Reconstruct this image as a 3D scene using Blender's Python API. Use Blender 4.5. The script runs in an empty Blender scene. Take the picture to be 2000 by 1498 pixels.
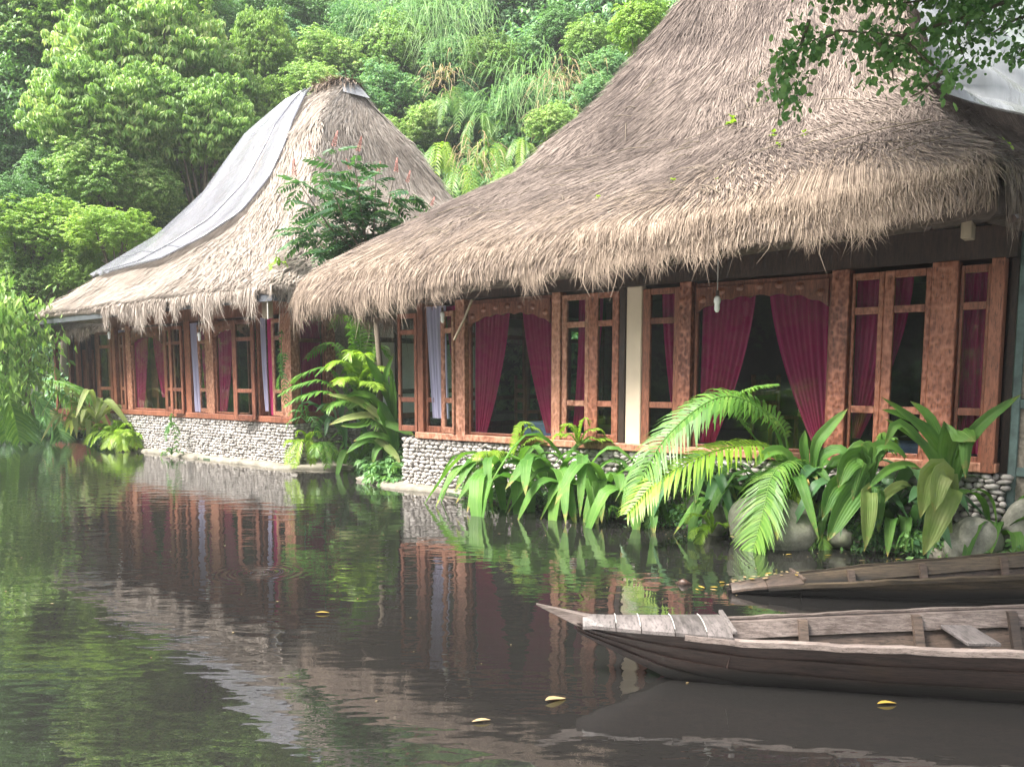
import bpy, math, random
import numpy as np
from mathutils import Vector, Matrix
random.seed(7); rng = np.random.default_rng(7)
S = bpy.context.scene
COL = S.collection

# ---------------------------------------------------------------- camera
CAMZ = 1.6; FPX = 1650.0; PITCH = math.radians(6.0); YP = 739 + FPX*math.tan(PITCH)
cd = bpy.data.cameras.new('camera'); cam = bpy.data.objects.new('camera', cd); COL.objects.link(cam)
cam.location = (0, 0, CAMZ); cam.rotation_euler = (math.radians(90)-PITCH, 0, 0)
cd.sensor_width = 36; cd.lens = 36*FPX/2000; cd.shift_y = (YP-749)/2000
cd.clip_start = 0.05; cd.clip_end = 500
S.camera = cam
# ---------------------------------------------------------------- light
SUN_EL = math.radians(55); SUN_AZ = math.radians(-115)      # azimuth clockwise from +Y
w = bpy.data.worlds.new('World'); S.world = w; w.use_nodes = True
nt = w.node_tree; nt.nodes.clear()
out = nt.nodes.new('ShaderNodeOutputWorld'); bg = nt.nodes.new('ShaderNodeBackground')
sky = nt.nodes.new('ShaderNodeTexSky'); sky.sky_type = 'NISHITA'; sky.sun_disc = False
sky.sun_elevation = SUN_EL; sky.sun_rotation = SUN_AZ; sky.dust_density = 4.0; sky.air_density = 1.0
hs = nt.nodes.new('ShaderNodeHueSaturation'); hs.inputs['Saturation'].default_value = 0.32
nt.links.new(sky.outputs[0], hs.inputs['Color']); nt.links.new(hs.outputs[0], bg.inputs[0])
bg.inputs[1].default_value = 0.13; nt.links.new(bg.outputs[0], out.inputs[0])
sl = bpy.data.lights.new('sun', 'SUN'); sl.energy = 3.6; sl.angle = math.radians(20); sl.color = (1, .95, .87)
so = bpy.data.objects.new('sun', sl); COL.objects.link(so)
sd = Vector((math.sin(SUN_AZ)*math.cos(SUN_EL), math.cos(SUN_AZ)*math.cos(SUN_EL), math.sin(SUN_EL)))
so.rotation_euler = sd.to_track_quat('Z', 'Y').to_euler(); so.location = (-10, -10, 30)
vs = S.view_settings; vs.view_transform = 'Standard'; vs.look = 'None'; vs.exposure = 2.1; vs.gamma = 1; vs.use_curve_mapping = False
S.cycles.max_bounces = 8; S.cycles.transparent_max_bounces = 16; S.cycles.diffuse_bounces = 3
S.cycles.glossy_bounces = 3; S.cycles.transmission_bounces = 4; S.cycles.sample_clamp_indirect = 4

# ---------------------------------------------------------------- helpers: places
def ray(px, py):
    F = np.array([0, math.cos(PITCH), -math.sin(PITCH)]); U = np.array([0, math.sin(PITCH), math.cos(PITCH)])
    return F + np.array([1, 0, 0.])*(px-1000)/FPX - U*(py-YP)/FPX
def at(px, py, Y):
    r = ray(px, py); return np.array([0, 0, CAMZ]) + r*Y/r[1]
def onz(px, py, z=0.0):
    r = ray(px, py); return np.array([0, 0, CAMZ]) + r*(z-CAMZ)/r[2]
class Frame:
    def __init__(s, x, y, deg):
        s.p = np.array([x, y, 0.]); s.th = math.radians(deg)
        s.u = np.array([math.cos(s.th), math.sin(s.th), 0]); s.w = np.array([-math.sin(s.th), math.cos(s.th), 0])
    def pt(s, a, b, z): return s.p + s.u*a + s.w*b + np.array([0, 0, z])
NEAR = Frame(-1.589, 12.389, -38.5); LEFT = Frame(-4.011, 15.137, -40.5)

# ---------------------------------------------------------------- helpers: objects
def tag(o, label=None, cat=None, group=None, kind=None):
    if label: o['label'] = label
    if cat: o['category'] = cat
    if group: o['group'] = group
    if kind: o['kind'] = kind
    return o
def empty(name, loc, rz=0, **k):
    o = bpy.data.objects.new(name, None); COL.objects.link(o); o.location = [float(v) for v in loc]; o.rotation_euler.z = rz
    o.empty_display_size = .2
    return tag(o, **k)
def obj(name, me, parent=None, loc=None, **k):
    o = bpy.data.objects.new(name, me); COL.objects.link(o)
    if parent is not None: o.parent = parent
    if loc is not None: o.location = [float(v) for v in loc]
    return tag(o, **k)
def copy_tree(o, parent=None):
    c = o.copy(); COL.objects.link(c); c.parent = parent
    for ch in o.children: copy_tree(ch, c)
    return c
def mesh(name, V, Fs, mat, smooth=False):
    """V (n,3); Fs list of integer arrays (m,k)"""
    V = np.asarray(V, dtype=np.float32)
    if isinstance(Fs, np.ndarray): Fs = [Fs]
    Fs = [np.asarray(f, dtype=np.int32) for f in Fs if len(f)]
    me = bpy.data.meshes.new(name); me.vertices.add(len(V)); me.vertices.foreach_set('co', V.ravel())
    li = np.concatenate([f.ravel() for f in Fs]); tot = np.concatenate([np.full(len(f), f.shape[1], np.int32) for f in Fs])
    st = np.concatenate([[0], np.cumsum(tot)[:-1]]).astype(np.int32)
    me.loops.add(len(li)); me.loops.foreach_set('vertex_index', li)
    me.polygons.add(len(tot)); me.polygons.foreach_set('loop_start', st); me.polygons.foreach_set('loop_total', tot)
    me.polygons.foreach_set('use_smooth', np.full(len(tot), bool(smooth)))
    me.update(calc_edges=True); me.validate()
    if mat: me.materials.append(mat)
    return me
class MB:
    """collects boxes, tubes, grids"""
    def __init__(s): s.v = []; s.q = []; s.t = []; s.n = 0
    def add(s, V, quads=None, tris=None):
        V = np.asarray(V, float); s.v.append(V)
        if quads is not None and len(quads): s.q.append(np.asarray(quads)+s.n)
        if tris is not None and len(tris): s.t.append(np.asarray(tris)+s.n)
        s.n += len(V); return s
    def box(s, x0, x1, y0, y1, z0, z1, j=0):
        V = np.array([[x, y, z] for z in (z0, z1) for y in (y0, y1) for x in (x0, x1)], float)
        if j: V += rng.uniform(-j, j, V.shape)
        return s.add(V, [[0, 2, 3, 1], [4, 5, 7, 6], [0, 1, 5, 4], [2, 6, 7, 3], [0, 4, 6, 2], [1, 3, 7, 5]])
    def tube(s, pts, rad, n=6, cap=True):
        pts = np.asarray(pts, float); m = len(pts)
        rad = np.full(m, rad) if np.isscalar(rad) else np.asarray(rad)
        T = np.gradient(pts, axis=0); T /= np.linalg.norm(T, axis=1)[:, None]+1e-9
        ref = np.array([0, 0, 1.]) if abs(T[0][2]) < .9 else np.array([1., 0, 0])
        A = np.cross(T, ref); A /= np.linalg.norm(A, axis=1)[:, None]+1e-9; B = np.cross(T, A)
        an = np.linspace(0, 2*np.pi, n, endpoint=False)
        V = (pts[:, None] + rad[:, None, None]*(np.cos(an)[None, :, None]*A[:, None]+np.sin(an)[None, :, None]*B[:, None])).reshape(-1, 3)
        q = [[i*n+k, i*n+(k+1) % n, (i+1)*n+(k+1) % n, (i+1)*n+k] for i in range(m-1) for k in range(n)]
        b0 = s.n; s.add(V, q)
        if cap:
            s.add(pts[[0, -1]]); c = s.n-2
            s.t.append(np.array([[c, b0+(k+1) % n, b0+k] for k in range(n)]+[[c+1, b0+(m-1)*n+k, b0+(m-1)*n+(k+1) % n] for k in range(n)]))
        return s
    def grid(s, G):
        a, b = G.shape[:2]; I = np.arange(a*b).reshape(a, b)
        q = np.stack([I[:-1, :-1], I[1:, :-1], I[1:, 1:], I[:-1, 1:]], -1).reshape(-1, 4)
        return s.add(G.reshape(-1, 3), q)
    def build(s, name, mat, parent=None, smooth=False, loc=None, **k):
        V = np.concatenate(s.v); Fs = []
        if s.q: Fs.append(np.concatenate(s.q))
        if s.t: Fs.append(np.concatenate(s.t))
        return obj(name, mesh(name, V, Fs, mat, smooth), parent, loc, **k)
def bevel(o, w=.006, seg=1):
    m = o.modifiers.new('bevel', 'BEVEL'); m.width = w; m.segments = seg; m.limit_method = 'ANGLE'
    return o
def rotmats(yaw, pitch, roll):
    """Rz(yaw) Ry(pitch) Rx(roll)"""
    cy, sy, cp, sp, cr, sr = np.cos(yaw), np.sin(yaw), np.cos(pitch), np.sin(pitch), np.cos(roll), np.sin(roll)
    z = np.zeros_like(cy); o = np.ones_like(cy)
    Rz = np.stack([cy, -sy, z, sy, cy, z, z, z, o], -1).reshape(-1, 3, 3)
    Ry = np.stack([cp, z, sp, z, o, z, -sp, z, cp], -1).reshape(-1, 3, 3)
    Rx = np.stack([o, z, z, z, cr, -sr, z, sr, cr], -1).reshape(-1, 3, 3)
    return Rz @ Ry @ Rx
def frames(X, up):
    """matrices whose columns are x dir, y, z with z near up"""
    X = X/(np.linalg.norm(X, axis=1)[:, None]+1e-9)
    Yv = np.cross(up, X); Yv /= np.linalg.norm(Yv, axis=1)[:, None]+1e-9
    Z = np.cross(X, Yv); return np.stack([X, Yv, Z], -1)
def scatter(tv, tfs, loc, R, sc):
    """instances of a template baked into arrays"""
    n = len(loc); sc = np.asarray(sc); sc = sc[:, None] if sc.ndim == 1 else sc
    V = np.einsum('nij,nkj->nki', R, tv[None]*sc[:, None, :]) + loc[:, None]
    k = len(tv); off = (np.arange(n)*k)[:, None, None]
    return V.reshape(-1, 3), [(f[None]+off).reshape(-1, f.shape[1]) for f in tfs]
def merge(parts):
    Vs = []; F = {}; n = 0
    for V, fs in parts:
        Vs.append(V)
        for f in fs: F.setdefault(f.shape[1], []).append(f+n)
        n += len(V)
    return np.concatenate(Vs), [np.concatenate(x) for x in F.values()]

# ---------------------------------------------------------------- materials
def newmat(name):
    m = bpy.data.materials.new(name); m.use_nodes = True; t = m.node_tree; b = t.nodes['Principled BSDF']
    return m, t, b
def N(t, typ, **k):
    n = t.nodes.new(typ)
    for a, v in k.items():
        if a in n.inputs: n.inputs[a].default_value = v
        else: setattr(n, a, v)
    return n
def ramp(t, fac, stops):
    r = N(t, 'ShaderNodeValToRGB'); e = r.color_ramp.elements
    while len(e) < len(stops): e.new(.5)
    for x, (p, c) in zip(e, stops): x.position = p; x.color = (*c, 1)
    t.links.new(fac, r.inputs[0]); return r.outputs[0]
def mixc(t, fac, a, b, mode='MIX'):
    m = t.nodes.new('ShaderNodeMix'); m.data_type = 'RGBA'; m.blend_type = mode
    for i, v in ((0, fac), (6, a), (7, b)):
        if hasattr(v, 'links') or isinstance(v, bpy.types.NodeSocket): t.links.new(v, m.inputs[i])
        else: m.inputs[i].default_value = v if i == 0 else (*v, 1)
    return m.outputs[2]
def coords(t, scale=(1, 1, 1), which='Object', rot=(0, 0, 0)):
    c = N(t, 'ShaderNodeTexCoord'); m = N(t, 'ShaderNodeMapping'); m.inputs['Scale'].default_value = scale; m.inputs['Rotation'].default_value = rot
    t.links.new(c.outputs[which], m.inputs[0]); return m.outputs[0]
def noise(t, vec, scale, detail=4, rough=.6):
    n = N(t, 'ShaderNodeTexNoise'); n.inputs['Scale'].default_value = scale; n.inputs['Detail'].default_value = detail; n.inputs['Roughness'].default_value = rough
    t.links.new(vec, n.inputs['Vector']); return n.outputs[0]
def bump(t, b, h, dist=.01, strength=.6, prev=None):
    n = N(t, 'ShaderNodeBump'); n.inputs['Distance'].default_value = dist; n.inputs['Strength'].default_value = strength
    t.links.new(h, n.inputs['Height'])
    if prev: t.links.new(prev, n.inputs['Normal'])
    if b: t.links.new(n.outputs[0], b.inputs['Normal'])
    return n.outputs[0]
def leafmat(name, cols, trans=.35, rough=.45, patch=3.0, patchcol=None, spec=.4):
    """cols: three colours picked at random per leaf, with a slow drift between plants and patches"""
    m, t, b = newmat(name)
    g = N(t, 'ShaderNodeNewGeometry'); oi = N(t, 'ShaderNodeObjectInfo')
    n = noise(t, coords(t, which='Object'), 1.0/patch, 3)
    a = N(t, 'ShaderNodeMath', operation='MULTIPLY_ADD'); t.links.new(g.outputs['Random Per Island'], a.inputs[0]); a.inputs[1].default_value = .62
    s2 = N(t, 'ShaderNodeMath', operation='MULTIPLY_ADD'); t.links.new(n, s2.inputs[0]); s2.inputs[1].default_value = .9; s2.inputs[2].default_value = -.32
    t.links.new(s2.outputs[0], a.inputs[2])
    a3 = N(t, 'ShaderNodeMath', operation='MULTIPLY_ADD'); t.links.new(oi.outputs['Random'], a3.inputs[0]); a3.inputs[1].default_value = .16; t.links.new(a.outputs[0], a3.inputs[2])
    k = len(cols); c = ramp(t, a3.outputs[0], [(.08+.84*i/(k-1), cc) for i, cc in enumerate(cols)])
    t.links.new(c, b.inputs['Base Color']); b.inputs['Roughness'].default_value = rough
    b.inputs['Specular IOR Level'].default_value = spec
    tr = N(t, 'ShaderNodeBsdfTranslucent'); tc = mixc(t, 1.0, c, (1.25, 1.35, .7), 'MULTIPLY'); t.links.new(tc, tr.inputs[0])
    mx = N(t, 'ShaderNodeMixShader'); mx.inputs[0].default_value = trans
    t.links.new(b.outputs[0], mx.inputs[1]); t.links.new(tr.outputs[0], mx.inputs[2])
    t.links.new(mx.outputs[0], t.nodes['Material Output'].inputs[0]); return m
def simple(name, col, rough=.6, nscale=0, var=.3, bumpd=0, metal=0, stretch=(1, 1, 1)):
    m, t, b = newmat(name); b.inputs['Roughness'].default_value = rough; b.inputs['Metallic'].default_value = metal
    if nscale:
        n = noise(t, coords(t, stretch), nscale, 5)
        c = ramp(t, n, [(.25, tuple(v*(1-var) for v in col)), (.75, tuple(min(1, v*(1+var)) for v in col))])
        t.links.new(c, b.inputs['Base Color'])
        if bumpd: bump(t, b, n, bumpd)
    else: b.inputs['Base Color'].default_value = (*col, 1)
    return m
def woodmat(name, c1, c2, hammered=0, grain=(6, 6, .8), rough=.5, gs=6, tide=False):
    m, t, b = newmat(name); v = coords(t, grain)
    g = noise(t, v, gs, 6, .7); big = noise(t, coords(t), 1.6, 3); oi = N(t, 'ShaderNodeObjectInfo')
    f = N(t, 'ShaderNodeMath', operation='MULTIPLY_ADD'); t.links.new(big, f.inputs[0]); f.inputs[1].default_value = .6; t.links.new(g, f.inputs[2])
    f2 = N(t, 'ShaderNodeMath', operation='MULTIPLY_ADD'); t.links.new(oi.outputs['Random'], f2.inputs[0]); f2.inputs[1].default_value = .25; t.links.new(f.outputs[0], f2.inputs[2])
    f3 = N(t, 'ShaderNodeMapRange'); f3.inputs[1].default_value = .5; f3.inputs[2].default_value = 1.25; t.links.new(f2.outputs[0], f3.inputs[0])
    gf = noise(t, coords(t, tuple(q*3 for q in grain)), gs, 3, .8)
    c = ramp(t, f3.outputs[0], [(.10, tuple(v*.55 for v in c1)), (.34, c1), (.62, tuple((v+u)/2 for v, u in zip(c1, c2))), (.9, c2)])
    c = mixc(t, ramp(t, gf, [(.36, (.75, .75, .75)), (.50, (0, 0, 0))]), c, tuple(v*.35 for v in c1))
    if tide:
        sz = N(t, 'ShaderNodeSeparateXYZ'); t.links.new(coords(t), sz.inputs[0]); ad_ = N(t, 'ShaderNodeMath', operation='MULTIPLY_ADD'); t.links.new(big, ad_.inputs[0]); ad_.inputs[1].default_value = -.10; t.links.new(sz.outputs[2], ad_.inputs[2])
        td = N(t, 'ShaderNodeMapRange'); t.links.new(ad_.outputs[0], td.inputs[0]); td.inputs[1].default_value = .05; td.inputs[2].default_value = 0.0; c = mixc(t, td.outputs[0], c, (.012, .010, .008))
    b.inputs['Roughness'].default_value = rough
    if hammered:
        vo = N(t, 'ShaderNodeTexVoronoi'); vo.inputs['Scale'].default_value = 26; vo.feature = 'SMOOTH_F1'
        t.links.new(coords(t, (1, 1, .8)), vo.inputs['Vector'])
        c = mixc(t, ramp(t, vo.outputs['Distance'], [(.35, (0, 0, 0)), (.8, (.6, .6, .6))]), c, (c2[0]*1.5, c2[1]*1.7, c2[2]*2.0))
        bump(t, b, vo.outputs['Distance'], .012*hammered, .9, bump(t, None, g, .002))
    else: bump(t, b, g, .003, .7)
    t.links.new(c, b.inputs['Base Color']); return m
def thatchmat(name, cols, moss=None, patchscale=.7, patchamt=.5):
    m, t, b = newmat(name); g = N(t, 'ShaderNodeNewGeometry'); v = coords(t)
    n1 = noise(t, v, patchscale, 5, .65); n2 = noise(t, v, 5, 4)
    a = N(t, 'ShaderNodeMath', operation='MULTIPLY_ADD'); t.links.new(g.outputs['Random Per Island'], a.inputs[0]); a.inputs[1].default_value = .5
    s = N(t, 'ShaderNodeMath', operation='MULTIPLY_ADD'); t.links.new(n1, s.inputs[0]); s.inputs[1].default_value = patchamt*2; s.inputs[2].default_value = -patchamt+.12
    t.links.new(s.outputs[0], a.inputs[2])
    s3 = N(t, 'ShaderNodeMath', operation='MULTIPLY_ADD'); t.links.new(n2, s3.inputs[0]); s3.inputs[1].default_value = .55; t.links.new(a.outputs[0], s3.inputs[2])
    k = len(cols); c = ramp(t, s3.outputs[0], [(.1+.8*i/(k-1), cc) for i, cc in enumerate(cols)])
    t.links.new(c, b.inputs['Base Color']); b.inputs['Roughness'].default_value = .8; b.inputs['Specular IOR Level'].default_value = .25
    return m
def clothmat(name, col, rough=.8, trans=.25):
    m, t, b = newmat(name); b.inputs['Base Color'].default_value = (*col, 1); b.inputs['Roughness'].default_value = rough
    b.inputs['Sheen Weight'].default_value = .3
    tr = N(t, 'ShaderNodeBsdfTranslucent'); tr.inputs[0].default_value = (*col, 1); mx = N(t, 'ShaderNodeMixShader'); mx.inputs[0].default_value = trans
    t.links.new(b.outputs[0], mx.inputs[1]); t.links.new(tr.outputs[0], mx.inputs[2]); t.links.new(mx.outputs[0], t.nodes['Material Output'].inputs[0]); return m

M = {}
# water
m, t, b = newmat('pond_water'); M['water'] = m
b.inputs['Base Color'].default_value = (.0125, .0118, .0112, 1); b.inputs['Roughness'].default_value = .01; b.inputs['IOR'].default_value = 2.1
tc = coords(t, which='Object')
mp = N(t, 'ShaderNodeMapping'); mp.inputs['Scale'].default_value = (1.0, 2.3, 1); mp.inputs['Rotation'].default_value = (0, 0, .12); t.links.new(tc, mp.inputs[0])
n1 = noise(t, mp.outputs[0], 2.2, 2, .5); n2 = noise(t, mp.outputs[0], 7.0, 2, .5)
bs = noise(t, tc, .25, 2)                                    # calm and ruffled patches
am = N(t, 'ShaderNodeMapRange'); am.inputs[1].default_value = .35; am.inputs[2].default_value = .7; am.inputs[3].default_value = .35; am.inputs[4].default_value = 1.0; t.links.new(bs, am.inputs[0])
mu = N(t, 'ShaderNodeMath', operation='MULTIPLY'); t.links.new(n1, mu.inputs[0]); t.links.new(am.outputs[0], mu.inputs[1])
mu2 = N(t, 'ShaderNodeMath', operation='MULTIPLY'); t.links.new(n2, mu2.inputs[0]); t.links.new(am.outputs[0], mu2.inputs[1])
p = bump(t, None, mu.outputs[0], .0065, 1.0); p = bump(t, None, mu2.outputs[0], .0009, 1.0, p)
# rings where a drop or a fish broke the surface
RING = onz(510, 1118)
sub = N(t, 'ShaderNodeVectorMath', operation='DISTANCE'); t.links.new(tc, sub.inputs[0]); sub.inputs[1].default_value = (RING[0], RING[1], 0)
sn = N(t, 'ShaderNodeMath', operation='MULTIPLY'); t.links.new(sub.outputs['Value'], sn.inputs[0]); sn.inputs[1].default_value = 75
si = N(t, 'ShaderNodeMath', operation='SINE'); t.links.new(sn.outputs[0], si.inputs[0])
fall = N(t, 'ShaderNodeMapRange'); fall.inputs[1].default_value = .46; fall.inputs[2].default_value = .05; t.links.new(sub.outputs['Value'], fall.inputs[0])
mr = N(t, 'ShaderNodeMath', operation='MULTIPLY'); t.links.new(si.outputs[0], mr.inputs[0]); t.links.new(fall.outputs[0], mr.inputs[1])
bump(t, b, mr.outputs[0], .0013, 1.0, p)

M['thatch_near'] = thatchmat('old_thatch', [(.018, .013, .011), (.055, .040, .035), (.115, .089, .076), (.23, .185, .158)], patchscale=.6, patchamt=.6)
M['thatch_near_tip'] = thatchmat('old_thatch_ends', [(.05, .036, .027), (.125, .092, .070), (.22, .168, .130), (.36, .285, .222)], patchscale=.9, patchamt=.25)
M['thatch_pale'] = thatchmat('pale_thatch', [(.075, .057, .045), (.18, .145, .118), (.29, .245, .208), (.40, .35, .305)], patchscale=.5, patchamt=.3)
M['thatch_base'] = simple('packed_thatch', (.07, .052, .042), .9, 14, .5, .03)
M['thatch_base_pale'] = simple('packed_pale_thatch', (.24, .195, .16), .9, 14, .4, .03)
M['wood'] = woodmat('red_brown_wood', (.105, .030, .015), (.33, .125, .070))
M['wood_light'] = woodmat('pale_carved_wood', (.17, .062, .032), (.43, .20, .12), .8)
M['wood_hammer'] = woodmat('hammered_wood', (.13, .036, .018), (.35, .13, .07), 1.0)
M['wood_dark'] = woodmat('dark_wood', (.030, .016, .010), (.075, .035, .022))
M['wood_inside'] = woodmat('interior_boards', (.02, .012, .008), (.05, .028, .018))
M['teal'] = simple('worn_teal_paint', (.10, .15, .14), .7, 9, .5, .006)
M['greypanel'] = simple('grey_carved_wood', (.23, .20, .16), .8, 30, .55, .02)
M['plaster'] = simple('cream_plaster', (.62, .50, .38), .8, 4, .08, .002)
M['white'] = simple('white_paint', (.62, .64, .60), .6, 3, .1)
M['stone'] = None
m, t, b = newmat('river_pebble'); M['stone'] = m
oi = N(t, 'ShaderNodeObjectInfo'); g = N(t, 'ShaderNodeNewGeometry')
ad = N(t, 'ShaderNodeMath', operation='ADD'); t.links.new(oi.outputs['Random'], ad.inputs[0]); t.links.new(g.outputs['Random Per Island'], ad.inputs[1])
fr = N(t, 'ShaderNodeMath', operation='FRACT'); t.links.new(ad.outputs[0], fr.inputs[0])
c = ramp(t, fr.outputs[0], [(0, (.15, .135, .12)), (.35, (.27, .245, .225)), (.7, (.37, .342, .318)), (1, (.47, .44, .41))])
nn = noise(t, coords(t), 18, 5); c = mixc(t, .35, c, ramp(t, nn, [(.3, (.12, .11, .10)), (.7, (.6, .56, .52))]))
t.links.new(c, b.inputs['Base Color']); b.inputs['Roughness'].default_value = .7; bump(t, b, nn, .006)
M['mortar'] = simple('dark_mortar', (.13, .115, .105), .9, 20, .4, .01)
m, t, b = newmat('mossy_concrete'); M['ledge'] = m
nn = noise(t, coords(t), 5, 7, .7); mo = noise(t, coords(t), 1.3, 4)
c = mixc(t, ramp(t, mo, [(.6, (0, 0, 0)), (.75, (.6, .6, .6))]), ramp(t, nn, [(.3, (.09, .08, .06)), (.7, (.26, .235, .19))]), (.07, .10, .03))
t.links.new(c, b.inputs['Base Color']); b.inputs['Roughness'].default_value = .85; bump(t, b, nn, .03)
m, t, b = newmat('mossy_boulder'); M['rock'] = m
nn = noise(t, coords(t), 9, 8, .72); mo = noise(t, coords(t), 2.2, 5, .6); oi = N(t, 'ShaderNodeObjectInfo')
c = ramp(t, nn, [(.3, (.11, .108, .08)), (.5, (.22, .215, .172)), (.72, (.36, .35, .295))])
c = mixc(t, ramp(t, mo, [(.55, (0, 0, 0)), (.7, (.6, .6, .6))]), c, (.14, .17, .07))
t.links.new(c, b.inputs['Base Color']); b.inputs['Roughness'].default_value = .85; bump(t, b, nn, .02)
M['soil'] = simple('dark_soil', (.045, .034, .022), .95, 8, .5, .03)
M['hill'] = simple('hill_ground', (.025, .040, .016), .95, 3, .5, .05)
M['curtain'] = clothmat('crimson_curtain', (.62, .025, .19), trans=.35)
M['sheer'] = clothmat('lavender_sheer', (.52, .50, .66), trans=.4)
M['bark'] = simple('bark', (.13, .105, .075), .9, 12, .4, .02, stretch=(1, 1, .3))
M['barkpale'] = simple('pale_bark', (.30, .24, .17), .9, 12, .3, .02, stretch=(1, 1, .3))
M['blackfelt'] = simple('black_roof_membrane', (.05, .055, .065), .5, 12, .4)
M['bulb'] = simple('bulb_glass', (.85, .85, .83), .25)
M['cord'] = simple('white_cable', (.45, .43, .40), .6)
M['boat'] = woodmat('dark_boat_wood', (.014, .009, .0075), (.056, .034, .028), grain=(.6, 5, 12), rough=.45, gs=5, tide=True)
M['boatin'] = woodmat('weathered_plank', (.030, .020, .015), (.12, .083, .062), grain=(.7, 5, 7), rough=.65, gs=6)
M['boatdeck'] = woodmat('grey_deck_board', (.065, .056, .053), (.175, .152, .146), grain=(5, .7, 5), rough=.6, gs=6)
M['boatrim'] = woodmat('worn_gunwale', (.055, .038, .031), (.24, .195, .175), grain=(.6, 8, 8), rough=.6, gs=9)
M['boatold'] = woodmat('rotting_boat_wood', (.030, .022, .014), (.12, .085, .052), grain=(.6, 5, 12), rough=.6, gs=5, tide=True)
M['silver'] = simple('grey_metal', (.30, .30, .31), .4, 5, .2)
M['ceramic'] = simple('cream_ceramic', (.75, .70, .58), .3)
M['blue'] = simple('blue_cloth', (.16, .22, .42), .9, 20, .15)
M['flower'] = simple('dusty_red_flower', (.40, .16, .13), .7, 10, .3)
M['dry'] = leafmat('dry_leaf', [(.20, .13, .06), (.32, .23, .12), (.42, .34, .2)], .2)
M['yellowleaf'] = leafmat('yellow_leaf', [(.32, .21, .04), (.40, .28, .05), (.26, .16, .05)], .3)
# glass: thin pane that mirrors and lets through
m, t, b = newmat('window_glass'); M['glass'] = m
gl = N(t, 'ShaderNodeBsdfGlossy'); gl.inputs['Roughness'].default_value = .02; gl.inputs[0].default_value = (.9, .93, .92, 1)
tr = N(t, 'ShaderNodeBsdfTransparent'); tr.inputs[0].default_value = (.82, .86, .84, 1)
lw_ = N(t, 'ShaderNodeLayerWeight'); lw_.inputs[0].default_value = .5
pw_ = N(t, 'ShaderNodeMath', operation='POWER'); t.links.new(lw_.outputs['Facing'], pw_.inputs[0]); pw_.inputs[1].default_value = 4.5
fr = N(t, 'ShaderNodeMath', operation='MULTIPLY_ADD'); t.links.new(pw_.outputs[0], fr.inputs[0]); fr.inputs[1].default_value = .7; fr.inputs[2].default_value = .04
mx = N(t, 'ShaderNodeMixShader'); t.links.new(fr.outputs[0], mx.inputs[0]); t.links.new(tr.outputs[0], mx.inputs[1]); t.links.new(gl.outputs[0], mx.inputs[2])
t.links.new(mx.outputs[0], t.nodes['Material Output'].inputs[0])
def plasticmat(name, col, alpha, rough):
    m, t, b = newmat(name); v = coords(t)
    b.inputs['Base Color'].default_value = (*col, 1); b.inputs['Roughness'].default_value = rough; b.inputs['Specular IOR Level'].default_value = .8
    n = noise(t, coords(t, (1.2, 1.2, .5)), 3, 5, .6); bump(t, b, n, .03, .6)
    tr = N(t, 'ShaderNodeBsdfTransparent'); mx = N(t, 'ShaderNodeMixShader')
    mr_ = N(t, 'ShaderNodeMapRange'); t.links.new(n, mr_.inputs[0]); mr_.inputs[1].default_value = .3; mr_.inputs[2].default_value = .7; mr_.inputs[3].default_value = alpha-.12; mr_.inputs[4].default_value = alpha+.12
    t.links.new(mr_.outputs[0], mx.inputs[0])
    t.links.new(tr.outputs[0], mx.inputs[1]); t.links.new(b.outputs[0], mx.inputs[2]); t.links.new(mx.outputs[0], t.nodes['Material Output'].inputs[0]); return m
M['plastic'] = plasticmat('milky_plastic_sheet', (.19, .195, .225), .66, .25)
M['plastic_clear'] = plasticmat('clear_plastic_sheet', (.27, .28, .28), .82, .16)
# foliage
M['lf_bright'] = leafmat('bright_big_leaf', [(0.075, 0.164, 0.031), (0.164, 0.299, 0.066), (0.276, 0.425, 0.116), (0.448, 0.500, 0.221)], .38)
M['lf_mid'] = leafmat('mid_green_leaf', [(0.044, 0.127, 0.041), (0.098, 0.220, 0.070), (0.195, 0.355, 0.117)], .35)
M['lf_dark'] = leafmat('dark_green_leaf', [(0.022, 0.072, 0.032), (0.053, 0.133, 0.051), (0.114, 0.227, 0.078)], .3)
M['lf_yellow'] = leafmat('yellow_green_leaf', [(0.117, 0.227, 0.039), (0.221, 0.366, 0.066), (0.390, 0.500, 0.111)], .38)
M['lf_far'] = leafmat('hillside_leaf', [(0.035, 0.123, 0.053), (0.087, 0.220, 0.088), (0.186, 0.351, 0.145), (0.332, 0.491, 0.177)], .35, patch=4)
M['lf_fern'] = leafmat('fern_leaflet', [(0.055, 0.150, 0.024), (0.110, 0.235, 0.042), (0.190, 0.320, 0.060)], .4)
M['lf_lime'] = leafmat('lime_fern_leaflet', [(0.130, 0.250, 0.024), (0.210, 0.340, 0.036), (0.300, 0.420, 0.060)], .45)
M['lf_grass'] = leafmat('tall_grass_blade', [(0.091, 0.222, 0.051), (0.182, 0.336, 0.101), (0.338, 0.429, 0.220)], .35)
M['lf_broad'] = leafmat('strap_leaf', [(0.022, 0.075, 0.016), (0.050, 0.145, 0.026), (0.100, 0.220, 0.038), (0.170, 0.290, 0.060)], .35, .5, patch=.35, spec=.3)
M['lf_broad_pale'] = leafmat('pale_strap_leaf', [(0.100, 0.190, 0.036), (0.170, 0.270, 0.060), (0.280, 0.330, 0.120), (0.400, 0.380, 0.216)], .4, .5, patch=.25, spec=.3)

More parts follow.
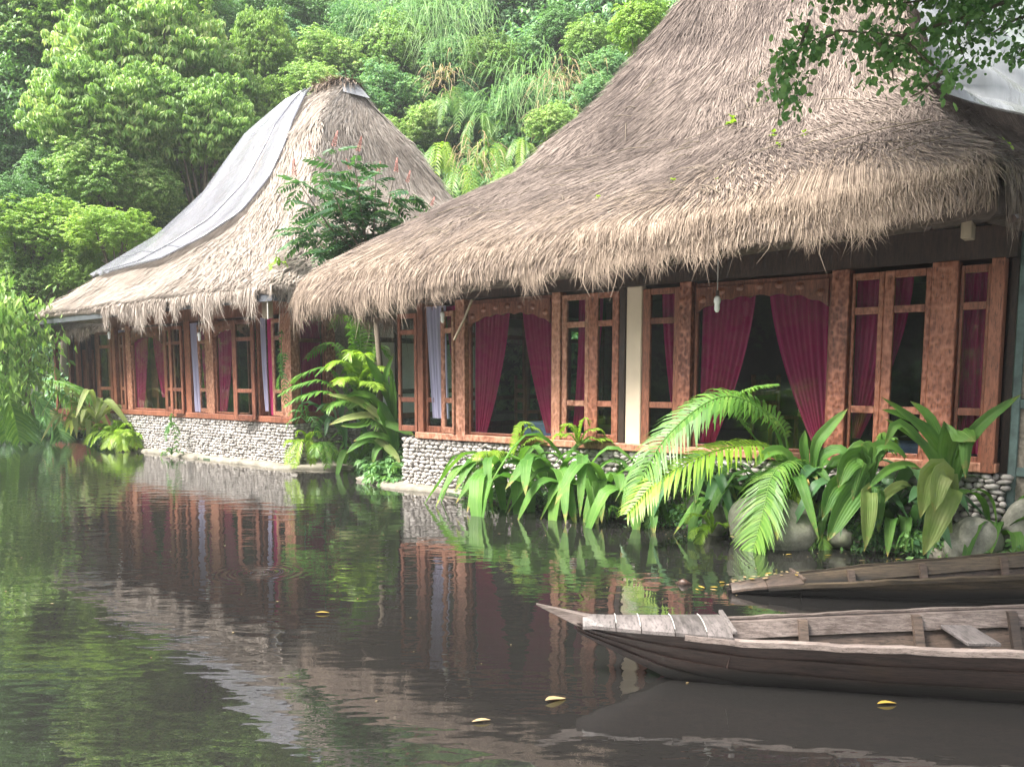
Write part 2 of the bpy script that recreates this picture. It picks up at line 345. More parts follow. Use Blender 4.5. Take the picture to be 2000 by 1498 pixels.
for nm in ('lf_broad', 'lf_broad_pale'):
    m = M[nm]; t = m.node_tree; b = t.nodes['Principled BSDF']
    ac = N(t, 'ShaderNodeAttribute'); ac.attribute_name = 'across'; al = N(t, 'ShaderNodeAttribute'); al.attribute_name = 'along'
    mu_ = N(t, 'ShaderNodeMath', operation='MULTIPLY'); t.links.new(ac.outputs['Fac'], mu_.inputs[0]); mu_.inputs[1].default_value = 26
    sn_ = N(t, 'ShaderNodeMath', operation='SINE'); t.links.new(mu_.outputs[0], sn_.inputs[0]); bump(t, b, sn_.outputs[0], .0018, .7)
    ab = N(t, 'ShaderNodeMath', operation='ABSOLUTE'); t.links.new(ac.outputs['Fac'], ab.inputs[0])
    old = b.inputs['Base Color'].links[0].from_socket
    rib = ramp(t, ab.outputs[0], [(.0, (.4, .4, .4)), (.06, (0, 0, 0))]); c = mixc(t, rib, old, (.26, .36, .10))
    nz = noise(t, coords(t), 22, 4); sp = N(t, 'ShaderNodeMath', operation='MULTIPLY_ADD'); t.links.new(nz, sp.inputs[0]); sp.inputs[1].default_value = .45; t.links.new(al.outputs['Fac'], sp.inputs[2])
    mr2 = N(t, 'ShaderNodeMapRange'); mr2.inputs[1].default_value = 1.14; mr2.inputs[2].default_value = 1.26; t.links.new(sp.outputs[0], mr2.inputs[0]); c = mixc(t, mr2.outputs[0], c, (.30, .22, .07))
    t.links.new(c, b.inputs['Base Color'])

# ---------------------------------------------------------------- the setting: water, ground, hill
SX = np.array([-60, -30, -22, -18, -16, -14.5, -13.2, -12.0, -10.9, -9.7, -7.7, -5.8, -4.15, -3.9, -2.9, -2.5, -2.15, -1.75, -1.0, -.48, .32, 1.19, 2.14, 2.96, 3.9, 4.6, 8, 12, 40, 60.])
SY = np.array([-45, -14, -3, 8, 16, 21.0, 22.6, 24.4, 22.4, 20.0, 18.1, 16.4, 15.05, 14.95, 14.85, 14.6, 12.75, 12.35, 11.75, 11.14, 10.47, 9.68, 8.7, 8.02, 7.4, 7.1, 5, 3, 1, 0.])
def shoreY(x): return np.interp(x, SX, SY)
def hillY(x): return np.interp(x, [-40, -14, -6, 0, 6, 12, 40], [28, 28, 25.5, 22.0, 19.5, 18, 12])
def ground(x, y):
    v = y - shoreY(x)
    z = np.where(v < 0, np.maximum(-.9, v*1.2-.12), .025+.07*np.minimum(v, 2))
    h = np.where(x < -14, np.minimum(np.maximum(0, y-hillY(x)), 60), np.maximum(0, y-hillY(x))); z = z + np.where(v > 0, np.minimum(h*1.18, 27+h*.1), 0)
    z = z + np.where(v > 0, np.minimum(np.maximum(0, -20-x)*.85, 24), 0)
    z = z + np.where(h > .5, .6*np.sin(x*.9+y*.5)*np.sin(y*.7-x*.3), 0)
    return z
xs = np.concatenate([np.linspace(-60, -15.3, 46), np.arange(-15, 12.01, .15), np.linspace(13, 60, 24)])
vv = np.concatenate([[-60, -20, -6, -2, -.8, -.3, -.08, -.01, .01, .06, .2, .5], np.arange(1, 32, .7), [34, 37, 40, 44, 48, 54, 60, 70, 90, 120]])
G = np.zeros((len(xs), len(vv), 3))
for i, x in enumerate(xs):
    y = shoreY(x)+vv; G[i, :, 0] = x; G[i, :, 1] = y; G[i, :, 2] = ground(np.full_like(y, x), y)
G[:, :, 2] += rng.normal(0, .015, G.shape[:2])*(np.abs(vv) > .3)
MB().grid(G).build('ground', M['hill'], smooth=True, kind='structure')
MB().grid(np.array([[[x, y, 0] for y in (-60, 40)] for x in (-70, 70)], float)).build('pond_water', M['water'], kind='structure')
# far bank behind the camera so that the pond ends
MB().grid(np.array([[[x, y, (-.5 if y > -18 else .3+(-18-y)*.75)+.2*math.sin(x*.7+y)] for y in (-17.5, -18.5, -24, -40, -60)] for x in np.arange(-60, 61, 3)], float)).build('far_bank_ground', M['hill'], kind='structure')

def ledge(pts, width, top, name, label=None):
    """rough concrete footing along the water"""
    P = [np.array(p, float) for p in pts]; Q = []
    for a, b_ in zip(P[:-1], P[1:]):
        n = max(2, int(np.linalg.norm(b_-a)/.12)); Q += [a+(b_-a)*k/n for k in range(n)]
    Q.append(P[-1]); Q = np.array(Q); T = np.gradient(Q, axis=0); T /= np.linalg.norm(T, axis=1)[:, None]
    Nn = np.stack([T[:, 1], -T[:, 0]], 1); G = np.zeros((len(Q), 6, 3))
    for j, (o, z) in enumerate([(-.9, top+.01), (-.35, top+.015), (0, top), (width*.85, top-.02), (width, top-.06), (width+.05, -.4)]):
        wob = rng.normal(0, .012, len(Q)) + .03*np.sin(np.arange(len(Q))*.45+j)
        G[:, j, :2] = Q + Nn*(o+wob*(1 if j > 1 else 0))[:, None]; G[:, j, 2] = z + rng.normal(0, .007, len(Q))
    return MB().grid(G).build(name, M['ledge'], smooth=True, kind='structure')
ledge([(-9.9, 20.4), (-7.7, 18.28), (-5.8, 16.6), (-4.05, 15.08), (-2.6, 14.98)], .16, .075, 'concrete_ledge')
ledge([(-2.35, 13.3), (-2.05, 12.85), (-1.62, 12.33), (-.9, 11.8), (-.4, 11.3), (.35, 10.6), (1.2, 9.85), (2.15, 8.85)], .14, .07, 'concrete_ledge')
ledge([(2.1, 8.9), (3.0, 8.1), (3.9, 7.5), (4.7, 7.1), (8, 5.1)], .10, .11, 'concrete_ledge')

# ---------------------------------------------------------------- thatched roofs
class Roof:
    """hip roof in a hut frame: a = along the front, b = depth; front profile z(d)"""
    def __init__(s, d, z, n0, sL, iL, sR, iR, D, dz=None, shear=0.0):
        s.d, s.z, s.n0, s.sL, s.iL, s.sR, s.iR, s.D = map(np.asarray, (d, z, n0, sL, iL, sR, iR, D)); s.dz = dz; s.shear = shear; s.iR = s.iR+0.0
    def zz(s, d, a):
        z = np.interp(d, s.d, s.z)
        if s.dz: z = z + s.dz*np.clip((a-s.sL)/(s.sR-s.sL), 0, 1)*np.clip(1-d/1.5, 0, 1)
        return z
    def pos(s, face, t, d):
        """t in 0..1 along the face at inset d -> (a, b, z)"""
        L = s.sL+np.interp(d, s.d, s.iL); R = s.sR-np.interp(d, s.d, s.iR); f = -s.n0+d; k = s.n0
        bk = -s.n0+s.D-d
        if face == 'front': a = L+(R-L)*t; b = f+0*a
        elif face == 'back': a = L+(R-L)*t; b = bk+0*a
        elif face == 'right': b = f+(bk-f)*t; a = R+0*b
        else: b = f+(bk-f)*t; a = L+0*b
        z = s.zz(d, a)
        if s.shear: a = a+s.shear*(b+s.n0-(d if face != 'x' else 0))*np.clip((a-L)/np.maximum(R-L, .01), 0, 1)
        return np.stack([a, b, z], -1)
    def length(s, face): return float(s.sR-s.sL) if face in ('front', 'back') else float(s.D)
def roof_surface(rf, name, mat, parent, lift=0.0, thick=.22):
    mb = MB(); dm = rf.d[-1]; ds = np.linspace(0, dm, 26)
    for face, flip in (('front', 0), ('right', 0), ('back', 1), ('left', 1)):
        n = 60; T = np.linspace(0, 1, n); Gd = np.array([rf.pos(face, T, np.full(n, d)) for d in ds])
        # rounded eave: two rings that turn down and in, then an underside
        low = Gd[0].copy(); low[:, 2] -= thick*.75; low2 = rf.pos(face, T, np.full(n, .25)); low2[:, 2] = low[:, 2]-.03
        under = rf.pos(face, T, np.full(n, 1.0)); under[:, 2] = low2[:, 2]+.28
        Gd = np.concatenate([under[None], low2[None], low[None], Gd])
        Gd[2:, :, 2] += rng.normal(0, .012, Gd[2:, :, 2].shape)
        mb.grid(Gd if flip else Gd[:, ::-1])
    return mb.build(name, mat, parent, smooth=True)
def straw(rf, faces, length, width, seed, lift=.10, over=.2):
    """bent strips lying down the slope"""
    r = np.random.default_rng(seed); parts = []
    tv = np.array([[0, -.5, 0], [0, .5, 0], [.5, -.5, 1], [.5, .5, 1], [1, -.15, 1.25], [1, .15, 1.25]], float)
    for face, n in faces:
        d = r.uniform(.02, float(rf.d[-1]), int(n*2.2)); L = rf.length(face)
        frac = 1-np.interp(d, rf.d, np.asarray(rf.iL)+np.asarray(rf.iR))/L if face in ('front', 'back') else 1-2*d/L
        keep = r.uniform(0, 1, len(d)) < frac; d = d[keep][:n]; t = r.uniform(0, 1, len(d))
        p0 = rf.pos(face, t, d); p1 = rf.pos(face, t, np.maximum(d-.12, 0)); p1[d < .12, 2] -= .12
        down = p1-p0; ax = rf.pos(face, np.minimum(t+.01, 1.01), d)-p0
        ax /= np.linalg.norm(ax, axis=1)[:, None]+1e-9; down /= np.linalg.norm(down, axis=1)[:, None]
        nrm = np.cross(ax, down); nrm *= np.sign(nrm[:, 2])[:, None]
        # slow swirl of the lay, plus scatter
        sw = .28*np.sin(p0[:, 0]*1.3+p0[:, 2]*.9+seed)+.22*np.sin(p0[:, 0]*3.1-p0[:, 2]*2.3)+r.normal(0, .20, len(d))
        X = down+ax*sw[:, None]
        R = frames(X, nrm); ln = np.minimum(length*r.uniform(.5, 1.3, len(d)), d*1.1+over); wd = width*r.uniform(.5, 1.5, len(d))
        hump = .035*np.sin(p0[:, 0]*2.1+1)*np.sin(p0[:, 2]*3.2+p0[:, 0])
        lf = lift*length*r.uniform(-.1, 1.0, len(d))**1.3 if False else lift*length*np.abs(r.normal(.35, .4, len(d)))
        loc = p0+nrm*(.012+hump+r.uniform(0, .03, len(d)))[:, None]
        parts.append(scatter(tv, [np.array([[0, 1, 3, 2], [2, 3, 5, 4]])], loc, R, np.stack([ln, wd, lf], 1)))
    return merge(parts)
def fringe(rf, face, n, seed, lenf, width=.010, dmax=.45, t0=0, t1=1, out=.35, droop=1.0, z0=-.03):
    """hanging ends of the thatch at the eave"""
    r = np.random.default_rng(seed); t = r.uniform(t0, t1, n)
    clump = np.round(t*rf.length(face)*7+r.normal(0, .25, n)); h = np.sin(clump*12.9898)*43758.5453; h = h-np.floor(h)
    d = r.uniform(0, dmax, n)*r.uniform(0.05, 1, n)
    p0 = rf.pos(face, t, d); p1 = rf.pos(face, t, d+.1)
    dn = p0-p1; dn[:, 2] = np.minimum(dn[:, 2], -.02); dn /= np.linalg.norm(dn, axis=1)[:, None]
    ax = rf.pos(face, np.minimum(t+.01, 1.01), d)-p0; ax /= np.linalg.norm(ax, axis=1)[:, None]+1e-9
    L = lenf(p0)*(.45+.60*h)*r.uniform(.35, 1.05, n)**1.0
    L = np.where(r.uniform(0, 1, n) < .015, L*1.45, L)
    tip = (h-.5)*.2+r.normal(0, .10, n)
    K = 7; P = np.zeros((n, K, 3)); bend = .13*out/.35
    for k, (da, db) in enumerate(((0, 0), (.5, 0), (1, 0), (1, .18), (1, .42), (1, .70), (1, 1))):
        bb = db*L; e = bend*(1-np.exp(-bb/bend))
        P[:, k] = p0+np.array([0, 0, .035])+dn*(d*da+e)[:, None]
        P[:, k, 2] -= (bb-e)
        P[:, k] += ax*(tip*L*db**1.5)[:, None]
    curl = r.normal(0, .05, n); P[:, -1] += ax*(curl*L/.3)[:, None]
    wv = width*r.uniform(.5, 1.5, n); wk = np.array([.5, .8, 1, 1, .9, .6, .12])
    rad = dn.copy(); rad[:, 2] = 0; ang = r.normal(0, .7, n)
    ww = ax*np.cos(ang)[:, None]+rad*np.sin(ang)[:, None]
    A = P-ww[:, None]*(wv[:, None]*wk[None])[..., None]/2; B = P+ww[:, None]*(wv[:, None]*wk[None])[..., None]/2
    V = np.stack([A, B], 2).reshape(-1, 3); base = (np.arange(n)*K*2)[:, None]
    F = np.concatenate([base+np.array([2*k, 2*k+1, 2*k+3, 2*k+2]) for k in range(K-1)])
    return V, [F]

RN = Roof([0, .10, .25, .45, .77, 1.19, 1.63, 2.35, 3.2, 3.58, 4.03, 4.7], [2.74, 2.93, 3.11, 3.27, 3.51, 3.81, 4.11, 4.61, 5.69, 6.32, 7.1, 8.25], 1.0,
          -1.2, [0, .10, .25, .45, .77, 1.19, 1.63, 2.35, 3.2, 3.58, 4.03, 4.7], 7.7, [0, .05, .12, .22, .37, .57, .78, 1.14, 1.55, 1.75, 1.98, 2.4], 9.4, .32, .26)
RL = Roof([0, .7, 1.44, 2.18, 3.04, 3.83, 4.62, 5.1], [3.05, 3.54, 4.15, 4.77, 5.77, 7.12, 8.02, 8.42], 1.0,
          -8.3, [0, .51, 1.05, 1.59, 2.22, 2.8, 3.37, 4.35], 1.1, [0, .66, 1.35, 2.05, 2.86, 3.6, 4.1, 4.25], 10.2)

hutN = empty('thatched_hut', NEAR.p, NEAR.th, label='large near hut with shaggy grey brown thatch above big curtained windows', cat='hut')
hutL = empty('thatched_hut', LEFT.p, LEFT.th, label='farther left hut with pale thatch partly covered by a milky plastic sheet', cat='hut')

rN = roof_surface(RN, 'thatch_roof', M['thatch_base'], hutN)
V, F = straw(RN, [('front', 125000), ('right', 32000), ('left', 4000), ('back', 3000)], .34, .0085, 3, lift=.085)
me_ = mesh('straw', V, F, M['thatch_near']); me_.materials.append(M['thatch_near_tip'])
mid_ = V.reshape(-1, 6, 3)[:, 2]; dist = np.minimum(mid_[:, 1]+1.0, 7.7+.26*(mid_[:, 1]+1)-mid_[:, 0])      # straws laid last, near the eave, are newer
pick = (rng.uniform(0, 1, len(mid_)) < np.clip(1.0-dist/1.3, 0, 1)*.8).astype(np.int32)
me_.polygons.foreach_set('material_index', np.repeat(pick, 2)); obj('straw', me_, rN, kind='stuff')
fp = [fringe(RN, 'front', 24000, 5, lambda p: np.interp(p[:, 0], [-1.2, 0, 3, 7.7], [.60, .56, .50, .44]), .0075, dmax=.9, t1=.982),
      fringe(RN, 'right', 7000, 6, lambda p: np.full(len(p), .58), .008, dmax=.8, t0=.012, t1=.6),
      fringe(RN, 'left', 5000, 8, lambda p: np.full(len(p), .6), .011, t1=.6)]
V, F = merge(fp); obj('straw_fringe', mesh('straw_fringe', V, F, M['thatch_near_tip']), rN, kind='stuff')

rL = roof_surface(RL, 'thatch_roof', M['thatch_base_pale'], hutL, thick=.14)
V, F = straw(RL, [('front', 42000), ('right', 42000), ('left', 6000), ('back', 3000)], .50, .018, 13, lift=.10, over=.06)
obj('straw', mesh('straw', V, F, M['thatch_pale']), rL, kind='stuff')
def lfL(p):
    a = p[:, 0]; m_ = np.clip((a+5.3)/.4, .10, 1)
    for c_, h_ in ((-4.9, .25), (-2.15, .25), (.8, .25)): m_ = m_*np.clip(np.abs(a-c_)/h_, .12, 1)
    return .85*m_*(.75+.25*np.sin(a*5))
fp = [fringe(RL, 'front', 9000, 15, lfL, .017, dmax=.3), fringe(RL, 'right', 8000, 16, lambda p: np.clip((p[:, 1]+.9)/.4, .1, 1)*.85, .017, t1=.75)]
V, F = merge(fp); obj('straw_fringe', mesh('straw_fringe', V, F, M['thatch_pale']), rL, kind='stuff')
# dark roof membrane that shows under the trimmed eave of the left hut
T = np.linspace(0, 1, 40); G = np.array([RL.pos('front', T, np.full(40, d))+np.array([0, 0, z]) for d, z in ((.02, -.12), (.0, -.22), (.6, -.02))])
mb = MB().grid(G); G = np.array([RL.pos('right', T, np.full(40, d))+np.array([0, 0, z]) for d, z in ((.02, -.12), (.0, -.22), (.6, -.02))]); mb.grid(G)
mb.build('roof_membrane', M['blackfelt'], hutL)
# ridge roll of straw at the left hut and the metal flashing at its end
V, F = scatter(np.array([[0, -.5, 0], [0, .5, 0], [.5, -.5, .8], [.5, .5, .8], [1, -.1, 0], [1, .1, 0]], float), [np.array([[0, 1, 3, 2], [2, 3, 5, 4]])],
    np.stack([rng.uniform(-4.1, -3.15, 2500), 4.1+rng.normal(0, .12, 2500), 8.34+rng.uniform(0, .12, 2500)], 1),
    frames(np.stack([rng.normal(0, .5, 2500), rng.choice([-1, 1], 2500)*rng.uniform(.3, 1, 2500), rng.uniform(-1.2, .1, 2500)], 1), np.tile([0, 0, 1.], (2500, 1))),
    np.stack([rng.uniform(.25, .5, 2500), np.full(2500, .02), np.full(2500, .08)], 1))
obj('straw_ridge', mesh('straw_ridge', V, F, M['thatch_near_tip']), rL, kind='stuff')
mb = MB(); mb.grid(np.array([[(-3.2, 3.9, 8.45), (-3.17, 4.3, 8.45)], [(-2.95, 3.75, 8.05), (-2.85, 4.45, 8.05)]])); mb.build('ridge_flashing', M['silver'], rL)
for k, d in enumerate(np.linspace(.9, 4.6, 13)):
    # sheets of metal flashing stepping down the far right hip
    a = RL.sR-np.interp(d, RL.d, RL.iR); b_ = -1+10.2-d; z = np.interp(d, RL.d, RL.z); d2 = d-.34
    a2 = RL.sR-np.interp(d2, RL.d, RL.iR); b2 = -1+10.2-d2; z2 = np.interp(d2, RL.d, RL.z)
    mb = MB(); Gq = np.array([[[a-.22, b_-.1, z+.16], [a+.02, b_-.28, z+.12]], [[a2-.22, b2-.1, z2+.16], [a2+.02, b2-.28, z2+.12]]]); mb.grid(Gq); mb.grid(Gq[:, ::-1]+np.array([0, 0, .012])); mb.build('flashing_sheet', M['silver'], rL)

# ---------------------------------------------------------------- walls, windows
def stone_wall(hut, faces, nparts, near_key, seed):
    """faces: list of (p0, dir, length, z0, z1, normal) in hut coordinates; biggest stones in view are parts"""
    r = np.random.default_rng(seed)
    # three pebble shapes of 36 triangles
    protos = []
    for q in range(4):
        V = [[0, 0, .5]]; F3 = []; F4 = []; na = 7
        for i, (zz, rr) in enumerate(((.30, .82), (-.02, 1.0), (-.33, .78))):
            for k in range(na):
                a = 2*np.pi*(k+.3*i)/na; V.append([rr*.5*math.cos(a)*r.uniform(.88, 1.08), rr*.5*math.sin(a)*r.uniform(.88, 1.08), zz*r.uniform(.85, 1.1)])
        V.append([0, 0, -.5])
        for k in range(na):
            F3.append([0, 1+k, 1+(k+1) % na]); F3.append([1+3*na, 1+2*na+(k+1) % na, 1+2*na+k])
            for i in (0, 1): F4.append([1+i*na+k, 1+(i+1)*na+k, 1+(i+1)*na+(k+1) % na, 1+i*na+(k+1) % na])
        protos.append((np.array(V)[:, [0, 2, 1]], [np.array(F3), np.array(F4)]))     # flat side now faces local -y
    mb = MB(); allst = []
    for (p0, dr, L, z0, z1, nr) in faces:
        p0 = np.array(p0, float); dr = np.array(dr, float); nr = np.array(nr, float)
        A = p0+nr*-.02; Bq = p0+dr*L+nr*-.02
        Gq = np.array([[[*(A+nr*(-.3)), z0-.5], [*A, z0-.5], [*A, z1-.01], [*(A+nr*(-.3)), z1-.01]], [[*(Bq+nr*(-.3)), z0-.5], [*Bq, z0-.5], [*Bq, z1-.01], [*(Bq+nr*(-.3)), z1-.01]]])
        mb.grid(Gq)
        z = z0+.02; row = 0
        while z < z1-.02:
            h = r.uniform(.052, .066); x = r.uniform(-.03, .03)
            while x < L:
                w_ = r.uniform(.055, .15)
                c = p0+dr*(x+w_/2)+nr*r.uniform(-.005, .022)
                zc = z+h/2+r.uniform(-.010, .010)
                allst.append((c[0], c[1], min(zc, z1-.03), w_*1.06, h*r.uniform(1.0, 1.30), math.atan2(dr[1], dr[0]), r.integers(4)))
                x += w_*.93
            z += h*.90; row += 1
    base = mb.build('stone_base', M['mortar'], hut)
    allst.sort(key=near_key)
    pm = [mesh('stone', P, Fs, M['stone'], True) for P, Fs in protos]
    for s_ in allst[:nparts]:
        o = obj('stone', pm[s_[6]], base, (s_[0], s_[1], s_[2])); o.scale = (s_[3], .085, s_[4]); o.rotation_euler = (0, random.uniform(-.3, .3), s_[5])
    rest = allst[nparts:]; parts = []
    for q in range(4):
        R_ = [s_ for s_ in rest if s_[6] == q]
        if not R_: continue
        A = np.array([s_[:6] for s_ in R_]); n = len(A)
        R = rotmats(A[:, 5], r.uniform(-.3, .3, n), np.zeros(n))
        parts.append(scatter(protos[q][0], protos[q][1], A[:, :3], R, np.stack([A[:, 3], np.full(n, .085), A[:, 4]], 1)))
    V, F = merge(parts); obj('small_stones', mesh('small_stones', V, F, M['stone'], True), base, kind='stuff')

stone_wall(hutN, [((0, 0), (1, 0), 7.7, .04, .74, (0, -1)), ((0, 0), (0, 1), 4.5, .04, .74, (-1, 0))], 300,
           lambda s: (0 if (s[1] < .1 and s[0] < 2.0) else 1 if (s[1] < .1 and s[0] > 5.2) else 2, s[0]), 21)
stone_wall(hutL, [((-6.95, 0), (1, 0), 7.1, .04, .80, (0, -1)), ((.15, 0), (0, 1), 5.0, .04, .80, (1, 0)), ((-6.95, 0), (0, 1), 3, .04, .8, (-1, 0))], 300,
           lambda s: (-s[0] if s[1] < .1 else 5+s[1]), 22)

def pane_mesh(x0, x1, z0, z1, y=0.0):
    return MB().box(x0, x1, y-.003, y+.003, z0, z1)
def window(hut, name, a0, a1, z0, z1, rails, st=.055, dep=.05, y=0.0, mat='wood', hinge=None, ang=0, arch=False, base=None, dirw=None, st2=None, handle=False):
    """a framed window; hinge: local a of the hinge for an opened sash; rails: z of cross rails"""
    mt = M[mat]; st2 = st2 or st
    hx = a0 if hinge is None else hinge
    w0, w1 = a0-hx, a1-hx
    mb = MB(); mb.box(w0, w0+st, -dep/2, dep/2, z0, z1); mb.box(w1-st2, w1, -dep/2, dep/2, z0, z1)
    mb.box(w0+st, w1-st2, -dep/2+.004, dep/2-.004, z0, z0+.085); mb.box(w0+st, w1-st2, -dep/2+.004, dep/2-.004, z1-.07, z1)
    fr = bevel(mb.build(name, mt, hut)); fr.location = (hx, y, 0) if dirw is None else dirw[0]
    fr.rotation_euler.z = ang if dirw is None else dirw[1]
    zz = [z0+.085]+[v for v in rails]+[z1-.07]; prev = z0+.085
    for v in rails:
        bevel(MB().box(w0+st, w1-st2, -dep/2+.006, dep/2-.006, v-.035, v+.035).build('rail', mt, fr), .004)
    edges = [z0+.085]+[e for v in rails for e in (v-.035, v+.035)]+[z1-.07]
    for e0, e1 in zip(edges[::2], edges[1::2]):
        pane_mesh(w0+st-.004, w1-st2+.004, e0-.004, e1+.004).build('pane', M['glass'], fr)
    if handle:
        MB().tube([(w0+.03, -dep/2-.035, 1.35), (w0+.03, -dep/2, 1.35)], .014, 6).build('knob', M['wood_dark'], fr)
    return fr
def post(hut, a0, a1, z0, z1, y0=-.05, y1=.09, mat='wood', name='post'):
    return bevel(MB().box(a0, a1, y0, y1, z0, z1).build(name, M[mat], hut), .008, 2)
def curtain_mesh(a0, a1, a2, a3, z1, z0, folds=9, amp=.028, pw=1.7, seed=0):
    """top runs a0..a1, bottom a2..a3"""
    nz, na = 26, folds*6; G = np.zeros((nz, na, 3)); r = np.random.default_rng(seed)
    for i in range(nz):
        q = i/(nz-1); f = q**pw; L = a0+(a2-a0)*f; R = a1+(a3-a1)*f
        x = np.linspace(0, 1, na); G[i, :, 0] = L+(R-L)*x
        ph = 2*np.pi*folds*(x+.02*np.sin(x*9+seed)); w_ = amp*(.35+.65*(1-abs(R-L)/max(abs(a1-a0), .01)*.3))
        G[i, :, 1] = w_*np.sin(ph)+.4*w_*np.sin(ph*.37+q*3+seed); G[i, :, 2] = z1+(z0-z1)*q
    return MB().grid(G)
def curtain(fr, a0, a1, a2, a3, z1, z0, b, mat, label, group=None, **k):
    o = curtain_mesh(a0, a1, a2, a3, z1, z0, **k).build('curtain', M[mat], smooth=True, loc=fr.pt(0, b, 0), label=label, cat='curtain', group=group)
    o.rotation_euler.z = fr.th; return o

# --- near hut facade -------------------------------------------------------
Z0, Z1 = .84, 2.62; RLS = [1.295, 2.255]
bevel(MB().box(.30, 7.66, -.075, .10, .745, .835).build('sill_beam', M['wood_light'], hutN), .01)
MB().box(.30, 7.72, -.06, .12, 2.66, 2.95).build('lintel_beam', M['wood_dark'], hutN)  # darker wood puts the shade under the eave into the lintel's colour
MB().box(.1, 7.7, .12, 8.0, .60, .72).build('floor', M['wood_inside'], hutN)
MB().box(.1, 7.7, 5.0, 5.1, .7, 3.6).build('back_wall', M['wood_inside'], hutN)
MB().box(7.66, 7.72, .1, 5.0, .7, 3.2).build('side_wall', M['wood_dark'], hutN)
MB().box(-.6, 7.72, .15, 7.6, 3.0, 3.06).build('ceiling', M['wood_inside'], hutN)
post(hutN, .34, .45, .835, 2.66, mat='wood')
post(hutN, 1.10, 1.27, .745, 2.66, mat='wood_light', y0=-.08)
post(hutN, 2.70, 2.83, .835, 2.66, mat='wood_light')
post(hutN, 3.68, 3.76, .835, 2.66, mat='wood_dark')
post(hutN, 4.47, 4.62, .835, 2.66, mat='wood_hammer', y0=-.08)
post(hutN, 6.14, 6.31, .745, 2.66, mat='wood_hammer', y0=-.09)
post(hutN, 7.05, 7.27, .745, 2.66, mat='wood_hammer', y0=-.09)
post(hutN, 7.53, 7.64, .745, 2.66, mat='wood', y0=-.08)
bevel(MB().box(3.765, 3.97, -.03, .08, .745, 2.66).build('plaster_pier', M['plaster'], hutN), .01)
# sash at the corner swung right out, and the fixed/open leaves
window(hutN, 'open_casement', -.02, .33, .84, 2.52, RLS, hinge=.33, ang=math.radians(6), y=-.03, st=.05, handle=True)
window(hutN, 'window', .45, .78, .84, 2.62, [1.295], y=.03, st=.04)
window(hutN, 'open_casement', .77, 1.09, .84, 2.52, RLS, hinge=1.09, ang=math.radians(-14), y=-.075, st=.09, mat='wood_light', st2=.05)
def big_window(hut, a0, a1, z0, z1, archz, mat='wood'):
    mb = MB(); mb.box(a0, a0+.035, -.03, .03, z0, z1); mb.box(a1-.035, a1, -.03, .03, z0, z1); mb.box(a0+.035, a1-.035, -.028, .028, z0, z0+.03); mb.box(a0+.035, a1-.035, -.028, .028, z1-.05, z1)
    fr = bevel(mb.build('window', M[mat], hut)); fr.location = (0, .02, 0)
    pane_mesh(a0+.03, a1-.03, z0+.026, z1-.04).build('pane', M['glass'], fr)
    # carved valance: scalloped board with bosses
    n = 60; x = np.linspace(a0+.036, a1-.036, n); q = (x-a0)/(a1-a0)
    low = archz+.16*(np.abs(2*q-1))**0.0*0+ -.17*np.abs(2*q-1)**3+.025*np.abs(np.sin(q*np.pi*7))
    Gq = np.zeros((4, n, 3)); Gq[:, :, 0] = x
    for j, (yy, zz_) in enumerate(((.012, 0), (.012, 1), (-.024, 1), (-.024, 0))): Gq[j, :, 1] = yy-.04; Gq[j, :, 2] = low if zz_ == 0 else z1-.05
    Gq[0, :, 2] = z1-.052; Gq[1, :, 2] = low; Gq[2, :, 2] = low; Gq[3, :, 2] = z1-.052
    MB().grid(Gq).build('carved_valance', M[mat], fr)
    for k in range(7):
        xx = a0+(a1-a0)*(k+.5)/7; zc = np.interp(xx, x, low)+.09
        an = np.linspace(0, 2*np.pi, 12, endpoint=False); V = [[xx, -.085, zc]]+[[xx+.05*math.cos(a), -.067, zc+.04*math.sin(a)] for a in an]
        MB().add(V, tris=[[0, 1+i, 1+(i+1) % 12] for i in range(12)]).build('carved_rosette', M[mat], fr)
    return fr
big_window(hutN, 1.28, 2.70, .84, 2.64, 2.42)
window(hutN, 'window', 2.84, 3.24, .84, 2.62, RLS, st=.075, mat='wood_light', st2=.06, y=.0)
window(hutN, 'window', 3.25, 3.67, .84, 2.62, RLS, st=.13, mat='wood_hammer', st2=.09, y=-.02)
window(hutN, 'window', 3.98, 4.46, .84, 2.62, RLS, st=.10, mat='wood', st2=.08, y=.0)
big_window(hutN, 4.63, 6.13, .84, 2.64, 2.45)
window(hutN, 'window', 6.32, 6.62, .84, 2.62, RLS, st=.03, mat='wood_hammer', st2=.05, y=0)
window(hutN, 'window', 6.63, 7.045, .80, 2.62, RLS, st=.09, mat='wood_hammer', st2=.05, y=-.03)
window(hutN, 'window', 7.28, 7.525, .80, 2.62, RLS, st=.03, mat='wood', st2=.03, y=0)
# left end wall of the near hut: glazed too, seen through the corner
MB().box(.30, .40, .11, 4.9, .745, .835).build('side_sill', M['wood'], hutN)
for k in range(4):
    f = window(hutN, 'window', .0, 1.15, .84, 2.62, RLS, dirw=((.35, .12+1.2*k, 0), math.radians(90)), st=.06)
MB().box(.32, .38, .1, 4.9, 2.66, 3.0).build('side_lintel', M['wood_dark'], hutN)
